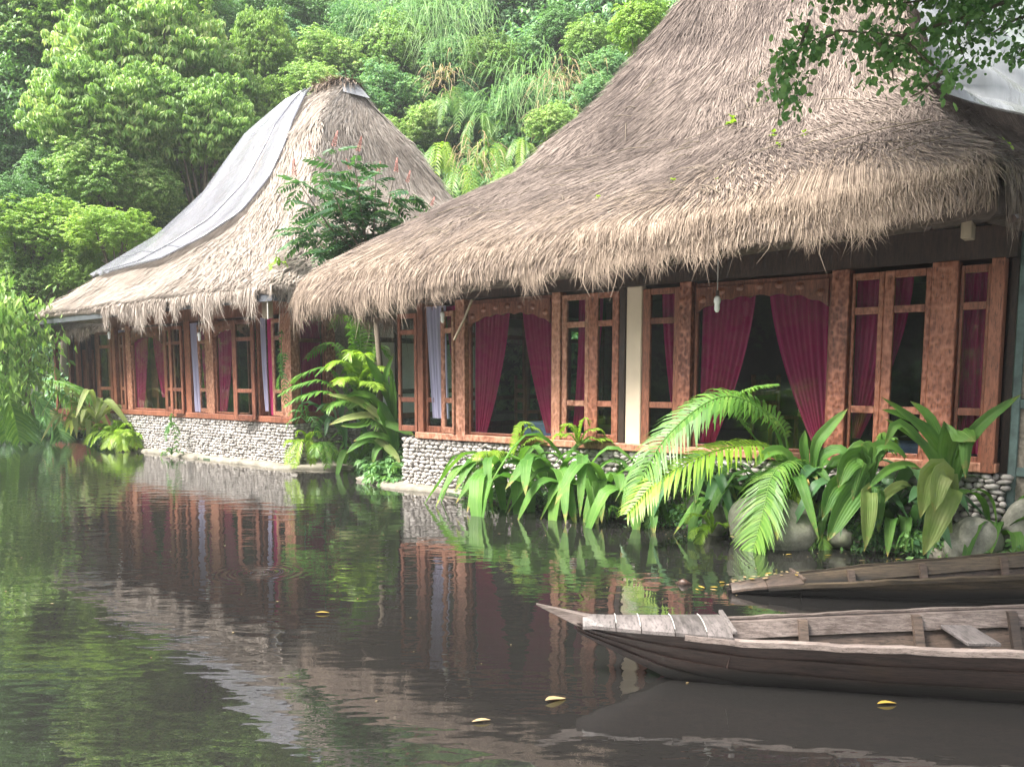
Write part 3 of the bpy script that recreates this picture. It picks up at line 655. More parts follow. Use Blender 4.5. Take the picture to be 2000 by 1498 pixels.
# grey carved partition beyond the right hand post
tp = bevel(MB().box(7.73, 7.80, .05, .16, .35, 2.9).build('teal_post', M['teal'], hutN), .008)
for k, (z0_, z1_) in enumerate(((.20, .72), (.80, 1.33), (1.42, 2.02), (2.10, 2.36), (2.44, 2.9))):
    o = MB().grid(np.array([[[a, .075+.012*math.sin(a*55+k)*math.sin(z*60), z] for z in np.linspace(z0_, z1_, 14)] for a in np.linspace(7.80, 8.9, 26)])[::-1]).build('carved_panel', M['greypanel'], hutN, smooth=True)
for k, z_ in enumerate((.72, 1.33, 2.02, 2.36)):
    bevel(MB().box(7.80, 8.9, .04, .12, z_, z_+.082).build('panel_rail', M['teal'], hutN), .006)
MB().box(7.8, 8.9, .12, .2, .0, 2.95).build('panel_back', M['wood_dark'], hutN)
# rafter ends and corner bracket under the right corner
for a in np.arange(-.9, 7.8, .62):
    mb = MB(); mb.tube([(a, -.85, 2.86), (a, .2, 3.05)], .035, 6); mb.build('rafter', M['wood_dark'], hutN)
bevel(MB().box(7.42, 7.50, -.86, -.70, 2.74, 2.90).build('corner_bracket', M['barkpale'], hutN), .005)

# --- left hut facade -------------------------------------------------------
Z0, Z1 = .90, 2.70; RLS = [1.37, 2.32]
bevel(MB().box(-6.9, .2, -.07, .10, .80, .91).build('sill_beam', M['wood'], hutL), .01)
bevel(MB().box(.1, .20, .10, 4.9, .80, .91).build('side_sill_beam', M['wood'], hutL), .01)
MB().box(-6.9, .2, -.05, .12, 2.74, 2.98).build('lintel_beam', M['wood'], hutL)
MB().box(.08, .2, .12, 4.9, 2.74, 2.98).build('side_lintel', M['wood'], hutL)
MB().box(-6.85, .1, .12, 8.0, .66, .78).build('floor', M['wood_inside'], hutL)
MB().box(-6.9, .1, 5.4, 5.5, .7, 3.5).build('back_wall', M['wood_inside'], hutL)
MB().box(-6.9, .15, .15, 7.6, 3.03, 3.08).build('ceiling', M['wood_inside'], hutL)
for a0, a1, mt in ((-6.70, -6.55, 'wood'), (-6.02, -5.80, 'wood_light'), (-3.46, -3.24, 'wood'), (-2.63, -2.37, 'wood_light'), (-.86, -.80, 'wood'), (-.10, .20, 'wood_light')):
    post(hutL, a0, a1, .91, 2.74, mat=mt, y1=.12)
window(hutL, 'open_casement', -7.28, -6.70, .92, 2.66, RLS, hinge=-6.70, ang=math.radians(8), y=-.04, st=.10, st2=.08)
window(hutL, 'open_casement', -6.42, -6.03, .92, 2.62, RLS, hinge=-6.03, ang=math.radians(-10), y=-.06, st=.10, mat='wood')
big_window(hutL, -5.79, -4.36, .92, 2.70, 2.46)
window(hutL, 'window', -4.35, -3.87, .92, 2.66, RLS, st=.11, mat='wood', st2=.08, y=-.01)
window(hutL, 'open_casement', -3.86, -3.47, .88, 2.66, RLS, hinge=-3.47, ang=math.radians(12), y=-.08, st=.08, mat='wood', st2=.06)
window(hutL, 'window', -2.99, -2.64, .92, 2.66, RLS, st=.07, mat='wood_light', st2=.07, y=0)
big_window(hutL, -2.36, -1.20, .92, 2.70, 2.50)
window(hutL, 'open_casement', -1.36, -.84, .84, 2.66, RLS, hinge=-.84, ang=math.radians(16), y=-.10, st=.10, mat='wood', st2=.08)
window(hutL, 'window', -.42, -.11, .92, 2.66, RLS, st=.07, mat='wood_light', st2=.05, y=0)
window(hutL, 'window', .0, .58, .92, 2.70, [2.28], dirw=((.16, .12, 0), math.radians(90)), st=.04, mat='wood', dep=.06)
bevel(MB().box(.10, .22, .70, .92, .91, 2.74).build('post', M['wood_light'], hutL), .008)
# bamboo matting strip and the white side wall with dark framing behind the plants
MB().box(.12, .18, .92, 1.28, .9, 2.74).build('matting_panel', M['greypanel'], hutL)
MB().box(.13, .17, 1.28, 4.9, .9, 2.74).build('white_wall', M['white'], hutL)
for t0_, t1_, z0_, z1_ in ((1.28, 1.36, .9, 2.74), (1.72, 1.80, .9, 2.74), (2.4, 2.48, .9, 2.74), (3.2, 3.28, .9, 2.74)):
    MB().box(.11, .20, t0_, t1_, z0_, z1_).build('dark_frame_post', M['wood_dark'], hutL)
for z_ in (1.30, 2.30):
    MB().box(.115, .195, 1.36, 4.9, z_, z_+.09).build('dark_frame_rail', M['wood_dark'], hutL)
for a in np.arange(-8.0, 1.0, .7):
    MB().tube([(a, -.88, 2.93), (a, .2, 3.10)], .04, 6).build('rafter', M['wood_dark'], hutL)
bevel(MB().box(.62, .80, -.88, -.78, 2.58, 2.92).build('corner_bracket', M['barkpale'], hutL), .005)
MB().tube([(.93, -.97, 2.92), (.93, -.97, 2.55)], .012, 6).build('drain_pipe', M['cord'], hutL)

# --- curtains ---------------------------------------------------------------
GC = 'curtains in the hut windows'
curtain(NEAR, 1.30, 1.93, 1.33, 1.52, 2.62, .86, .10, 'curtain', 'crimson curtain tied back at the left side of the near hut first big window', seed=1)
curtain(NEAR, 2.10, 2.69, 2.52, 2.69, 2.62, .90, .10, 'curtain', 'crimson curtain swept to the right side of the near hut first big window', seed=2, pw=1.5)
curtain(NEAR, 1.275, 1.33, 1.275, 1.325, 2.62, .86, .14, 'sheer', 'narrow white strip of curtain at the left jamb of the near hut first big window', folds=2, amp=.01, seed=3)
curtain(NEAR, .50, .86, .60, .92, 2.60, 1.04, -.005, 'sheer', 'pale lavender curtain hanging in the near hut open corner window', folds=5, seed=4, pw=1)
curtain(NEAR, .80, 1.14, 1.05, 1.14, 2.60, 1.1, .10, 'curtain', 'small crimson curtain seen through the casement left of the first big near window', folds=5, seed=5)
curtain(NEAR, 3.0, 3.34, 2.92, 3.12, 2.60, 1.0, .12, 'curtain', 'crimson curtain behind the pale framed narrow window right of the near hut first big window', folds=6, seed=6)
curtain(NEAR, 4.14, 4.50, 4.34, 4.48, 2.60, 1.05, .12, 'curtain', 'crimson curtain behind the narrow window beside the cream plaster pier', folds=6, seed=7)
curtain(NEAR, 4.66, 5.30, 4.66, 4.86, 2.62, .88, .10, 'curtain', 'crimson curtain at the left of the near hut second big window behind the fern', seed=8)
curtain(NEAR, 5.42, 6.12, 5.95, 6.12, 2.62, .90, .10, 'curtain', 'crimson curtain swept to the right side of the near hut second big window', seed=9, pw=1.5)
curtain(NEAR, 6.34, 6.85, 6.34, 6.42, 2.60, 1.0, .10, 'curtain', 'crimson curtain gathered leftward behind the panes right of the wide hammered post', folds=7, seed=10)
curtain(NEAR, 7.29, 7.52, 7.30, 7.52, 2.60, .9, .12, 'curtain', 'dark crimson curtain behind the last window at the right end of the near hut', folds=5, seed=11)
curtain(LEFT, -6.52, -6.2, -6.36, -6.22, 2.68, .95, .05, 'sheer', 'lavender curtain in the opening beside the leftmost open casement of the left hut', folds=4, seed=12)
curtain(LEFT, -6.28, -6.03, -6.1, -6.0, 2.68, 1.1, .14, 'curtain', 'crimson curtain seen through the second casement of the left hut', folds=4, seed=13)
curtain(LEFT, -5.78, -5.5, -5.78, -5.52, 2.68, .94, .10, 'sheer', 'lavender curtain strip at the left jamb of the left hut widest window', folds=3, seed=14)
curtain(LEFT, -5.80, -5.16, -5.78, -5.50, 2.68, .96, .06, 'curtain', 'crimson curtain tied at the left of the left hut widest window', seed=15)
curtain(LEFT, -4.95, -4.44, -4.62, -4.46, 2.68, 1.2, .06, 'curtain', 'crimson curtain tied at the right of the left hut widest window', seed=16)
curtain(LEFT, -4.25, -3.95, -4.15, -4.0, 2.68, 1.2, .05, 'curtain', 'crimson curtain behind the pair of casements in the middle of the left hut', folds=5, seed=17)
curtain(LEFT, -3.22, -2.98, -3.16, -2.93, 2.70, .93, -.02, 'sheer', 'bright white curtain hanging full length in the middle opening of the left hut', folds=4, seed=18)
curtain(LEFT, -2.98, -2.72, -2.82, -2.70, 2.68, 1.2, .05, 'curtain', 'crimson curtain beside the white curtain behind the narrow casement of the left hut', folds=4, seed=19)
curtain(LEFT, -2.40, -1.78, -2.38, -2.10, 2.68, .96, .06, 'curtain', 'wide crimson curtain beside the leaning boards in the left hut open window', seed=20)
curtain(LEFT, -.79, -.62, -.70, -.58, 2.70, 1.0, .0, 'sheer', 'lavender curtain strip beside the rightmost open casement of the left hut', folds=3, seed=21)
curtain(LEFT, -.64, -.43, -.60, -.44, 2.70, .93, .05, 'curtain', 'crimson curtain strip beside the rightmost open casement of the left hut', folds=3, seed=22)
o = curtain_mesh(0, .52, .03, .52, 2.68, .95, folds=8, seed=23).build('curtain', M['curtain'], smooth=True, loc=LEFT.pt(.08, .15, 0), label='crimson curtain filling the window on the return wall of the left hut', cat='curtain'); o.rotation_euler.z = LEFT.th+math.pi/2
o = curtain_mesh(0, .06, .0, .10, 2.2, .95, folds=2, amp=.01, seed=24).build('curtain', M['sheer'], smooth=True, loc=LEFT.pt(.10, .16, 0), label='thin lavender strip at the left of the red curtain on the left hut return wall', cat='curtain'); o.rotation_euler.z = LEFT.th+math.pi/2

# --- furniture inside ---------------------------------------------------------
def table(fr, a, b, r, z, label, square=False):
    o = empty('table', fr.pt(a, b, 0), fr.th, label=label, cat='table')
    an = np.linspace(0, 2*np.pi, 20, endpoint=False)
    mb = MB(); mb.tube([(0, 0, z-.045), (0, 0, z)], r, 20); mb.build('tabletop', M['wood_light'], o)
    MB().tube([(0, 0, .72), (0, 0, z-.05)], [.06, .04], 8).build('leg', M['wood'], o); MB().tube([(0, 0, .72), (0, 0, .76)], .22, 10).build('foot', M['wood'], o)
    return o
def chair(fr, a, b, rz, label):
    o = empty('chair', fr.pt(a, b, .72), fr.th+rz, label=label, cat='chair')
    MB().box(-.2, .2, -.2, .2, .40, .44).build('seat', M['wood'], o)
    for x in (-.18, .18):
        for y in (-.18, .18): MB().box(x-.018, x+.018, y-.018, y+.018, 0, .40).build('leg', M['wood'], o)
        MB().box(x-.02, x+.02, .165, .2, .44, .92).build('back_post', M['wood'], o)
    for z in (.55, .68, .80): MB().box(-.16, .16, .17, .19, z, z+.06).build('back_slat', M['wood'], o)
    return o
table(NEAR, 2.45, 1.0, .32, 1.22, 'round wooden table inside the near hut first big window')
table(NEAR, 5.85, .9, .34, 1.22, 'round wooden table inside the near hut second big window')
table(LEFT, -4.6, .9, .3, 1.25, 'small wooden table inside the left hut widest window')
chair(NEAR, 1.80, .75, 2.6, 'wooden chair with slatted back beside the first big window of the near hut')
chair(NEAR, 5.1, 1.2, 1.0, 'wooden chair in the dark room behind the fern beside the second table')
o = MB().tube([NEAR.pt(5.62, .75, 1.22), NEAR.pt(5.62, .75, 1.25), NEAR.pt(5.62, .75, 1.28), NEAR.pt(5.62, .75, 1.30)], [.06, .07, .065, .03], 12).build('ceramic_pot', M['ceramic'], smooth=True, label='small cream ceramic pot on the table in the second big window', cat='pot')
o = MB().tube([NEAR.pt(2.45, .95, 1.22), NEAR.pt(2.45, .95, 1.245)], [.07, .08], 12).build('ashtray', M['wood'], label='small brown dish on the table in the first big window', cat='dish')
o = bevel(MB().box(0, 1.0, 0, .5, .72, .95).build('bench_cushion', M['blue'], loc=NEAR.pt(6.45, .35, 0), label='blue cloth covered bench behind the lower panes right of the wide hammered post', cat='bench'), .03, 2); o.rotation_euler.z = NEAR.th
o = bevel(MB().box(0, .7, 0, .5, .72, 1.02).build('bench_cushion', M['blue'], loc=NEAR.pt(1.95, .35, 0), label='blue cloth covered bench under the table in the first big window', cat='bench'), .03, 2); o.rotation_euler.z = NEAR.th
for k, (a, tilt) in enumerate(((-1.9, .18), (-1.55, .05))):
    o = MB().box(0, .09, 0, .04, 0, 1.6).build('leaning_board', M['wood'], loc=LEFT.pt(a, .5+.1*k, .8), label=['slanting wooden board leaning inside the open left hut window', 'upright wooden board inside the open left hut window beside the slanting one'][k], cat='board'); o.rotation_euler = (0, tilt, LEFT.th)

# --- bulbs and bamboo stick -------------------------------------------------------
def bulb(p, ztop, label, s=1.0):
    o = empty('hanging_bulb', p, 0, label=label, cat='light bulb', group='bare bulbs hanging from the eaves')
    MB().tube([(0, 0, .06*s), (0, 0, ztop-p[2])], .005*s, 5).build('cord', M['cord'], o)
    MB().tube([(0, 0, .015*s), (0, 0, .07*s)], .016*s, 8).build('socket', M['wood_dark'], o)
    MB().tube([(0, 0, .02*s), (0, 0, .0), (0, 0, -.03*s), (0, 0, -.055*s), (0, 0, -.10*s), (0, 0, -.125*s)], np.array([.018, .03, .032, .024, .026, .012])*s, 10).build('lamp_glass', M['bulb'], o, smooth=True)
def fpx(fr, px, py, off):
    r = ray(px, py); P = fr.p+fr.w*off; tt = (P[:2]@fr.w[:2])/(r[:2]@fr.w[:2]); return np.array([0, 0, CAMZ])+r*tt
bulb(fpx(LEFT, 213, 650, -.55), 3.05, 'small bulb on a long cord at the far left end of the left hut eave', 1.1)
bulb(fpx(LEFT, 389, 652, -.55), 3.05, 'small bulb on a long cord in front of the white curtain of the left hut', 1.1)
bulb(fpx(NEAR, 864, 612, -.45), 2.95, 'bulb hanging before the lavender curtain at the near hut left corner')
bulb(fpx(NEAR, 1043, 634, .25), 2.62, 'dim bulb inside the near hut first big window', .7)
bulb(fpx(NEAR, 1401, 583, -.35), 3.0, 'brightest bulb hanging before the dark second big window of the near hut', 1.15)
a_, b_ = fpx(NEAR, 922, 585, -.7), fpx(NEAR, 887, 664, -.7)
MB().tube([a_, (a_+b_)/2+np.array([.01, 0, 0]), b_], .016, 7).build('bamboo_stick', M['barkpale'], label='bare bamboo stick poking down from the thatch over the near hut left windows', cat='stick')

# --- plastic sheets over the roofs ------------------------------------------------
def roofpt(rf, d, a, lift): return np.array([a, -rf.n0+d, float(rf.zz(d, a))+lift])
ds = np.linspace(.95, 4.75, 30); G = np.zeros((30, 44, 3))
rb_d = [.95, 1.0, 1.54, 2.3, 2.96, 3.5, 3.8, 4.48, 4.75]; rb_s = [-6.6, -4.6, -3.6, -3.25, -3.35, -3.45, -3.6, -4.05, -4.15]
for i, d in enumerate(ds):
    L_ = -8.3+np.interp(d, RL.d, RL.iL)-.06; R_ = np.interp(d, rb_d, rb_s)
    for j in range(44):
        q = j/43; a = L_+(R_-L_)*q
        G[i, j] = roofpt(RL, d, a, .22+.03*math.sin(q*17+d*2)+.035*abs(math.sin(q*11+.4*d)))
fl = G[:, :1].copy(); fl[:, :, 0] -= .05; fl[:, :, 2] -= .35; fl[:, :, 1] += .35
o = MB().grid(np.concatenate([fl, G], 1)[::-1]).build('plastic_sheet', M['plastic'], smooth=True, loc=LEFT.p, label='milky grey plastic sheet draped over the left side of the left hut roof', cat='plastic sheet'); o.rotation_euler.z = LEFT.th
# rope-like folds along its edge
e = G[:, -1]; MB().tube(e, .03, 5).build('folded_edge', M['plastic'], o, smooth=True)
MB().tube(G[:, 28]+np.array([0, 0, .015]), .018, 5).build('fold', M['plastic'], o, smooth=True)
MB().tube(G[4, 1:]+np.array([0, 0, .0]), .02, 5).build('fold', M['plastic'], o, smooth=True)
G = np.zeros((40, 24, 3))
for i in range(40):
    for j in range(24):
        d = 1.85+(4.65-1.85)*j/23; b = (-1+d)-.12+(i/39)*(8.6-2*(d-.9))*.95
        a = RN.sR-np.interp(d, RN.d, RN.iR)+.14+.26*(b+1-d)
        G[i, j] = [a+.25*(i/39)**1.2+.05*math.sin(i*.25+j*1.9)+.05*math.sin(i*.5+j*1.3)*math.sin(j*.9)+.06*math.sin(i*.23+j*.9), b, float(np.interp(d, RN.d, RN.z))+.12-.03*math.sin(i*.4)+ .15*(i/39)*(1-j/23)]
o = MB().grid(G[::-1]).build('plastic_sheet', M['plastic_clear'], smooth=True, loc=NEAR.p, label='glossy clear plastic sheet over the right side of the near hut roof', cat='plastic sheet'); o.rotation_euler.z = NEAR.th

# --- third hut, far left, and its big pale roof --------------------------------------
BACK = Frame(-9.9, 22.6, -30)
hutB = empty('thatched_hut', BACK.p, BACK.th, label='dark low hut at far left behind the left hut, mostly hidden by the bush', cat='hut')
RB = Roof([0, 1, 2, 3, 4.2], [2.95, 3.5, 4.2, 5.1, 6.6], .9, -3.9, [0, 1, 2, 3, 3.9], 4.6, [0, 1, 2, 3, 3.9], 8.8)
rB = roof_surface(RB, 'thatch_roof', M['thatch_base_pale'], hutB)
V, F = straw(RB, [('front', 9000), ('right', 7000), ('left', 3000)], .5, .024, 33); obj('straw', mesh('straw', V, F, M['thatch_pale']), rB, kind='stuff')
V, F = merge([fringe(RB, 'front', 5000, 35, lambda p: np.full(len(p), .6), .02)]); obj('straw_fringe', mesh('straw_fringe', V, F, M['thatch_near_tip']), rB, kind='stuff')
MB().box(-3.2, 4, .2, .3, .3, 3.2).build('wall', M['wood_dark'], hutB)
MB().box(-3.3, 4, -.5, .2, .2, .75).build('porch_floor', M['wood'], hutB)
for a in np.arange(-3.2, 3.9, .42): post(hutB, a, a+.09, .75, 2.95, mat='wood' if int(a*10) % 3 else 'wood_dark', y0=.05, y1=.17)
for a in (-3.0, -2.0, -.6, .8): post(hutB, a, a+.10, .3, 2.95, mat='wood', y0=-.5, y1=-.4)
for a in (-2.7, -1.4, 0.1): MB().box(a, a+.5, .16, .19, 1.1, 2.4).build('shutter', M['wood'], hutB)
o = MB().grid(np.array([[[a, b-.4, 3.35+.62*(b+.0)+.14+.04*math.sin(a*5+b*3)] for b in np.linspace(.2, 1.9, 8)] for a in np.linspace(-1.0, 1.8, 14)])).build('tarpaulin', M['plastic'], smooth=True, loc=BACK.p, label='grey tarpaulin on the far hut roof behind the yellow green bush', cat='tarpaulin'); o.rotation_euler.z = BACK.th

# ================================================================ vegetation
def leaf_v(w=.42, droop=.18, fold=.10):
    """pointed leaf of 4 triangles along +x, unit length"""
    return np.array([[0, 0, 0], [.45, w/2, fold-droop*.25], [.45, 0, -droop*.25], [.45, -w/2, fold-droop*.25], [1, 0, -droop]], float), [np.array([[0, 2, 1], [0, 3, 2], [2, 4, 1], [2, 3, 4]])]
def quadleaf(w=.45, droop=.15):
    return np.array([[0, 0, 0], [.5, w/2, -droop*.2], [1, 0, -droop], [.5, -w/2, -droop*.2]], float), [np.array([[0, 3, 2, 1]])]
def whorl(n, L, w, down, seed, tmpl=None):
    """n leaves round one twig end, hanging by 'down' radians"""
    r = np.random.default_rng(seed); tv, tf = (tmpl or leaf_v)(w)
    yaw = np.arange(n)*2*np.pi/n+r.uniform(-.3, .3, n); R = rotmats(yaw, down+r.normal(0, .18, n), r.normal(0, .35, n))
    loc = np.stack([np.cos(yaw)*.05*L, np.sin(yaw)*.05*L, r.uniform(-.1, .1, n)*L], 1)
    return scatter(tv, tf, loc, R, L*r.uniform(.7, 1.1, n)[:, None]*np.ones((1, 3)))
def pinnate(n, L, lw, ll, seed, droop=.35, term=True):
    """compound leaf: pairs of leaflets on an arching stalk along +x"""
    r = np.random.default_rng(seed); tv, tf = quadleaf(lw/ll)
    q = np.linspace(.18, 1, n); x = q*L; z = -droop*L*q**2
    locs = []; R = []; sc = []
    for s_ in (1, -1):
        locs.append(np.stack([x, np.zeros(n), z], 1)); R.append(rotmats(s_*(1.15-.3*q), .25+.25*r.uniform(0, 1, n), r.normal(0, .2, n))); sc.append(ll*np.sin(np.pi*(q*.8+.15)))
    return scatter(tv, tf, np.concatenate(locs), np.concatenate(R), np.concatenate(sc)[:, None]*np.ones((1, 3)))
def spray(kind, seed):
    """sprays of foliage about .5 m wide used over crowns"""
    r = np.random.default_rng(seed); P = []
    if kind == 'big':      # hanging hand-like tufts of large leaves
        for k in range(3):
            V, F = whorl(7, .26, .36, .75, seed*7+k); P.append((V+np.array([r.uniform(-.2, .2), r.uniform(-.2, .2), r.uniform(-.12, .12)]), F))
    elif kind == 'mid':
        for k in range(4):
            V, F = whorl(6, .15, .5, .45, seed*7+k); P.append((V+np.array([r.uniform(-.18, .18), r.uniform(-.18, .18), r.uniform(-.12, .12)]), F))
    elif kind == 'fine':
        n = 34; tv, tf = quadleaf(.5); loc = r.normal(0, .12, (n, 3))*np.array([1, 1, .6])
        P.append(scatter(tv, tf, loc, rotmats(r.uniform(0, 6.3, n), r.normal(.3, .5, n), r.normal(0, .4, n)), .085*r.uniform(.6, 1.2, n)[:, None]*np.ones((1, 3))))
    elif kind == 'pinn':
        for k in range(5):
            V, F = pinnate(9, .42, .05, .11, seed+k); c, s_ = math.cos(k*1.3), math.sin(k*1.3); Rm = rotmats(np.array([k*1.3+r.uniform(0, .5)]), np.array([-.3+r.uniform(0, .5)]), np.array([0.]))[0]
            P.append((V@Rm.T, F))
    elif kind == 'round':
        tv = np.array([[0, 0, 0], [.3, .3, .03], [.75, .3, 0], [1, 0, -.08], [.75, -.3, 0], [.3, -.3, .03], [.5, 0, -.03]], float); tf = [np.array([[6, 1, 0], [6, 2, 1], [6, 3, 2], [6, 4, 3], [6, 5, 4], [6, 0, 5]])]
        n = 13; loc = r.normal(0, .13, (n, 3))*np.array([1, 1, .8]); P.append(scatter(tv, tf, loc, rotmats(r.uniform(0, 6.3, n), r.normal(.6, .35, n), r.normal(0, .6, n)), .15*r.uniform(.6, 1.2, n)[:, None]*np.ones((1, 3))))
    elif kind == 'hang':   # pendant pointed leaves
        n = 12; tv, tf = leaf_v(.42, .1); loc = r.normal(0, .14, (n, 3))
        P.append(scatter(tv, tf, loc, rotmats(r.uniform(0, 6.3, n), r.normal(1.0, .25, n), r.normal(0, .5, n)), .15*r.uniform(.7, 1.2, n)[:, None]*np.ones((1, 3))))
    return merge(P)
SPR = {k: [spray(k, 11+i) for i in range(4)] for k in ('big', 'mid', 'fine', 'pinn', 'hang', 'round')}
def crown(lobes, kind, dens, seed, scale=1.0, shell=.78, inner=.25):
    """lobes: list of (x, y, z, rx, ry, rz) filled with sprays, thick at the surface"""
    r = np.random.default_rng(seed); parts = []
    for (x, y, z, rx, ry, rz) in lobes:
        n = max(6, int(dens*(rx*ry+ry*rz+rx*rz)*4.2))
        d = r.normal(size=(n, 3)); d[:, 2] = d[:, 2]+.25; d /= np.linalg.norm(d, axis=1)[:, None]
        bumpy = 1+.16*np.sin(d[:, 0]*5+seed+x)*np.sin(d[:, 2]*6+y)+.10*np.sin(d[:, 1]*9+z*3)
        rad = np.where(r.uniform(0, 1, n) < inner, r.uniform(.3, shell, n), r.uniform(shell, 1.05, n))*bumpy
        P = np.array([x, y, z])+d*rad[:, None]*np.array([rx, ry, rz])
        up = np.array([0, 0, 1.])+.55*d; X = np.cross(up, r.normal(size=(n, 3))); R = frames(X, up)
        v = r.integers(0, 4, n)
        for k in range(4):
            m_ = v == k
            if m_.any():
                tv, tf = SPR[kind][k]; parts.append(scatter(tv, tf, P[m_], R[m_], scale*r.uniform(.7, 1.25, m_.sum())[:, None]*np.ones((1, 3))))
    return merge(parts)
def sublobes(R, n, sub, seed, flat=.8, spread=.75):
    """a crown made of many rounded clumps"""
    r = np.random.default_rng(seed); out_ = [(0, 0, 0, R*.7, R*.7, R*.7*flat)]
    for k in range(n):
        th = 2.399963*k+r.uniform(-.3, .3); zz_ = 1-1.55*(k+.5)/n; q = math.sqrt(max(0, 1-zz_*zz_))
        f = spread*r.uniform(.85, 1.12); s_ = sub*r.uniform(.7, 1.25)
        out_.append((R*f*q*math.cos(th), R*f*q*math.sin(th), R*f*zz_*flat*1.05, s_, s_, s_*.8))
    return out_
TREEMESH = {}
def tree_parts(key, R, n, sub, kind, dens, seed, scale, flat=.85):
    if key not in TREEMESH:
        lb = sublobes(R, n, sub, seed, flat); TREEMESH[key] = (crown(lb, kind, dens, seed, scale), lb)
    return TREEMESH[key]
CM = {}
def tree(name, c, R, key, spec, mat, label, cat='tree', group=None, sq=(1, 1, 1), trunk=True, bark='bark', base=None, rz=None):
    """c: crown centre. spec = (n, sub, kind, dens, seed, scale, flat) for a crown of radius 1*Rref"""
    Rref, n, sub, kind, dens, seed, scale, flat = spec
    (V, F), lb = tree_parts(key, Rref, n, sub, kind, dens, seed, scale, flat)
    kk = (key, mat)
    if kk not in CM: CM[kk] = mesh('crown', V, F, M[mat])
    gz = float(ground(np.array(c[0]), np.array(c[1]))) if base is None else base[2]
    bx, by = (c[0], c[1]) if base is None else base[:2]
    gz = min(gz, c[2]-R*.5)
    o = empty(name, (bx, by, gz), 0, label=label, cat=cat, group=group)
    rel = np.array([c[0]-bx, c[1]-by, c[2]-gz]); s_ = R/Rref
    cr = obj('crown', CM[kk], o, rel); cr.scale = (s_*sq[0], s_*sq[1], s_*sq[2]); rz = random.uniform(0, 6.28) if rz is None else rz; cr.rotation_euler.z = rz
    if trunk:
        mb = MB(); tr_ = max(.05, R*.07); top = rel*.93+np.array([.1*R, 0, 0])
        P = [np.array([0, 0, -.3]), rel*np.array([.25, .25, .35])+np.array([.08*R, 0, 0]), rel*np.array([.7, .7, .7]), top]
        mb.tube(P, [tr_*1.5, tr_, tr_*.75, tr_*.4], 7)
        c_, s2 = math.cos(rz), math.sin(rz)
        for k, l in enumerate(lb[1:9]):
            e = rel+np.array([(c_*l[0]-s2*l[1])*sq[0], (s2*l[0]+c_*l[1])*sq[1], l[2]*sq[2]])*s_
            st = P[2] if k % 2 else P[1]*.4+P[2]*.6
            mb.tube([st, (st+e)/2+np.array([0, 0, .12*R]), e], [tr_*.5, tr_*.3, tr_*.12], 5, cap=False)
        mb.build('trunk', M[bark], o, smooth=True)
    return o

# --- hillside cover: one mass nobody could count ---------------------------------
def cover(n, seed, kinds, xr, vr, mat, name, scale, lift=.25):
    r = np.random.default_rng(seed); x = r.uniform(*xr, n); y = hillY(x)+r.uniform(*vr, n)
    z = ground(x, y); hum = .55*np.sin(x*1.1+1)*np.sin(y*.9)+.4*np.sin(x*2.3+y*1.7)
    P = np.stack([x, y, z+lift+hum+r.uniform(-.2, .5, n)], 1); nr = np.tile([0, -.65, 1.], (n, 1))+r.normal(0, .35, (n, 3)); X = np.cross(nr, r.normal(size=(n, 3))); R = frames(X, nr)
    parts = []; v = r.integers(0, len(kinds), n)
    for k, (kd, i) in enumerate(kinds):
        m_ = v == k; tv, tf = SPR[kd][i]; parts.append(scatter(tv, tf, P[m_], R[m_], scale*r.uniform(.7, 1.5, m_.sum())[:, None]*np.ones((1, 3))))
    V, F = merge(parts); return obj(name, mesh(name, V, F, M[mat]), kind='stuff', label='dense leafy undergrowth covering the steep hillside behind the huts', )
o = cover(15000, 41, [('mid', 0), ('mid', 1), ('mid', 2)], (-24, 22), (-1, 16), 'lf_far', 'hillside_undergrowth', 1.35)
o = cover(6000, 42, [('fine', 0), ('fine', 1), ('fine', 2)], (-24, 22), (1, 18), 'lf_mid', 'hillside_undergrowth', 2.2, .5)

BIG = (2.6, 22, 1.0, 'big', 6.5, 51, 1.0, .9)
MID = (2.4, 20, .85, 'mid', 7.0, 52, 1.0, .85)
BSH = (2.0, 34, .55, 'mid', 13.0, 54, .62, .85)
FIN = (2.2, 22, .75, 'fine', 12.0, 53, 1.15, .8)
def T(px, py, Y, rpx, key, mat, label, sq=(1, 1, 1), name='tree', **k):
    c = at(px, py, Y)
    if px < 180 and Y < 30: k['base'] = (min(c[0]-1.0, -14.6), Y+.8, .12)
    spec = {'big': BIG, 'mid': MID, 'fin': FIN, 'bsh': BSH}[key]
    return tree(name, c, rpx*Y/FPX, key, spec, mat, label, sq=sq, **k)
# left: tall pale-leaved trees
T(300, 120, 27, 150, 'big', 'lf_bright', 'tallest light green tree with drooping leaf tufts, its crown touching the upper edge', name='broadleaf_tree')
T(390, 260, 25, 115, 'big', 'lf_bright', 'light green drooping leaved tree directly left of the plastic sheet on the left hut', name='broadleaf_tree')
T(215, 240, 24, 125, 'big', 'lf_bright', 'light green drooping leaved tree between the far left dark tree and the tall pale tree', name='broadleaf_tree')
T(255, 365, 26, 110, 'big', 'lf_mid', 'deep green tufted tree standing low above the left hut roof', name='broadleaf_tree')
T(390, 385, 28, 90, 'mid', 'lf_mid', 'dark rounded tree low behind the sloping plastic sheet', name='broadleaf_tree')
T(120, 60, 28, 130, 'mid', 'lf_bright', 'feathery light green tree at the top left corner above the dark tree', name='broadleaf_tree')
T(60, 200, 29, 165, 'fin', 'lf_mid', 'dark fine leaved tree filling the far left edge', name='dark_tree', sq=(1, 1, 1.15))
T(130, 330, 28, 90, 'fin', 'lf_dark', 'dark leafy branch mass below the far left dark tree', name='dark_tree')
T(40, 20, 28, 80, 'fin', 'lf_mid', 'small leafy crown in the extreme top left corner', name='dark_tree')
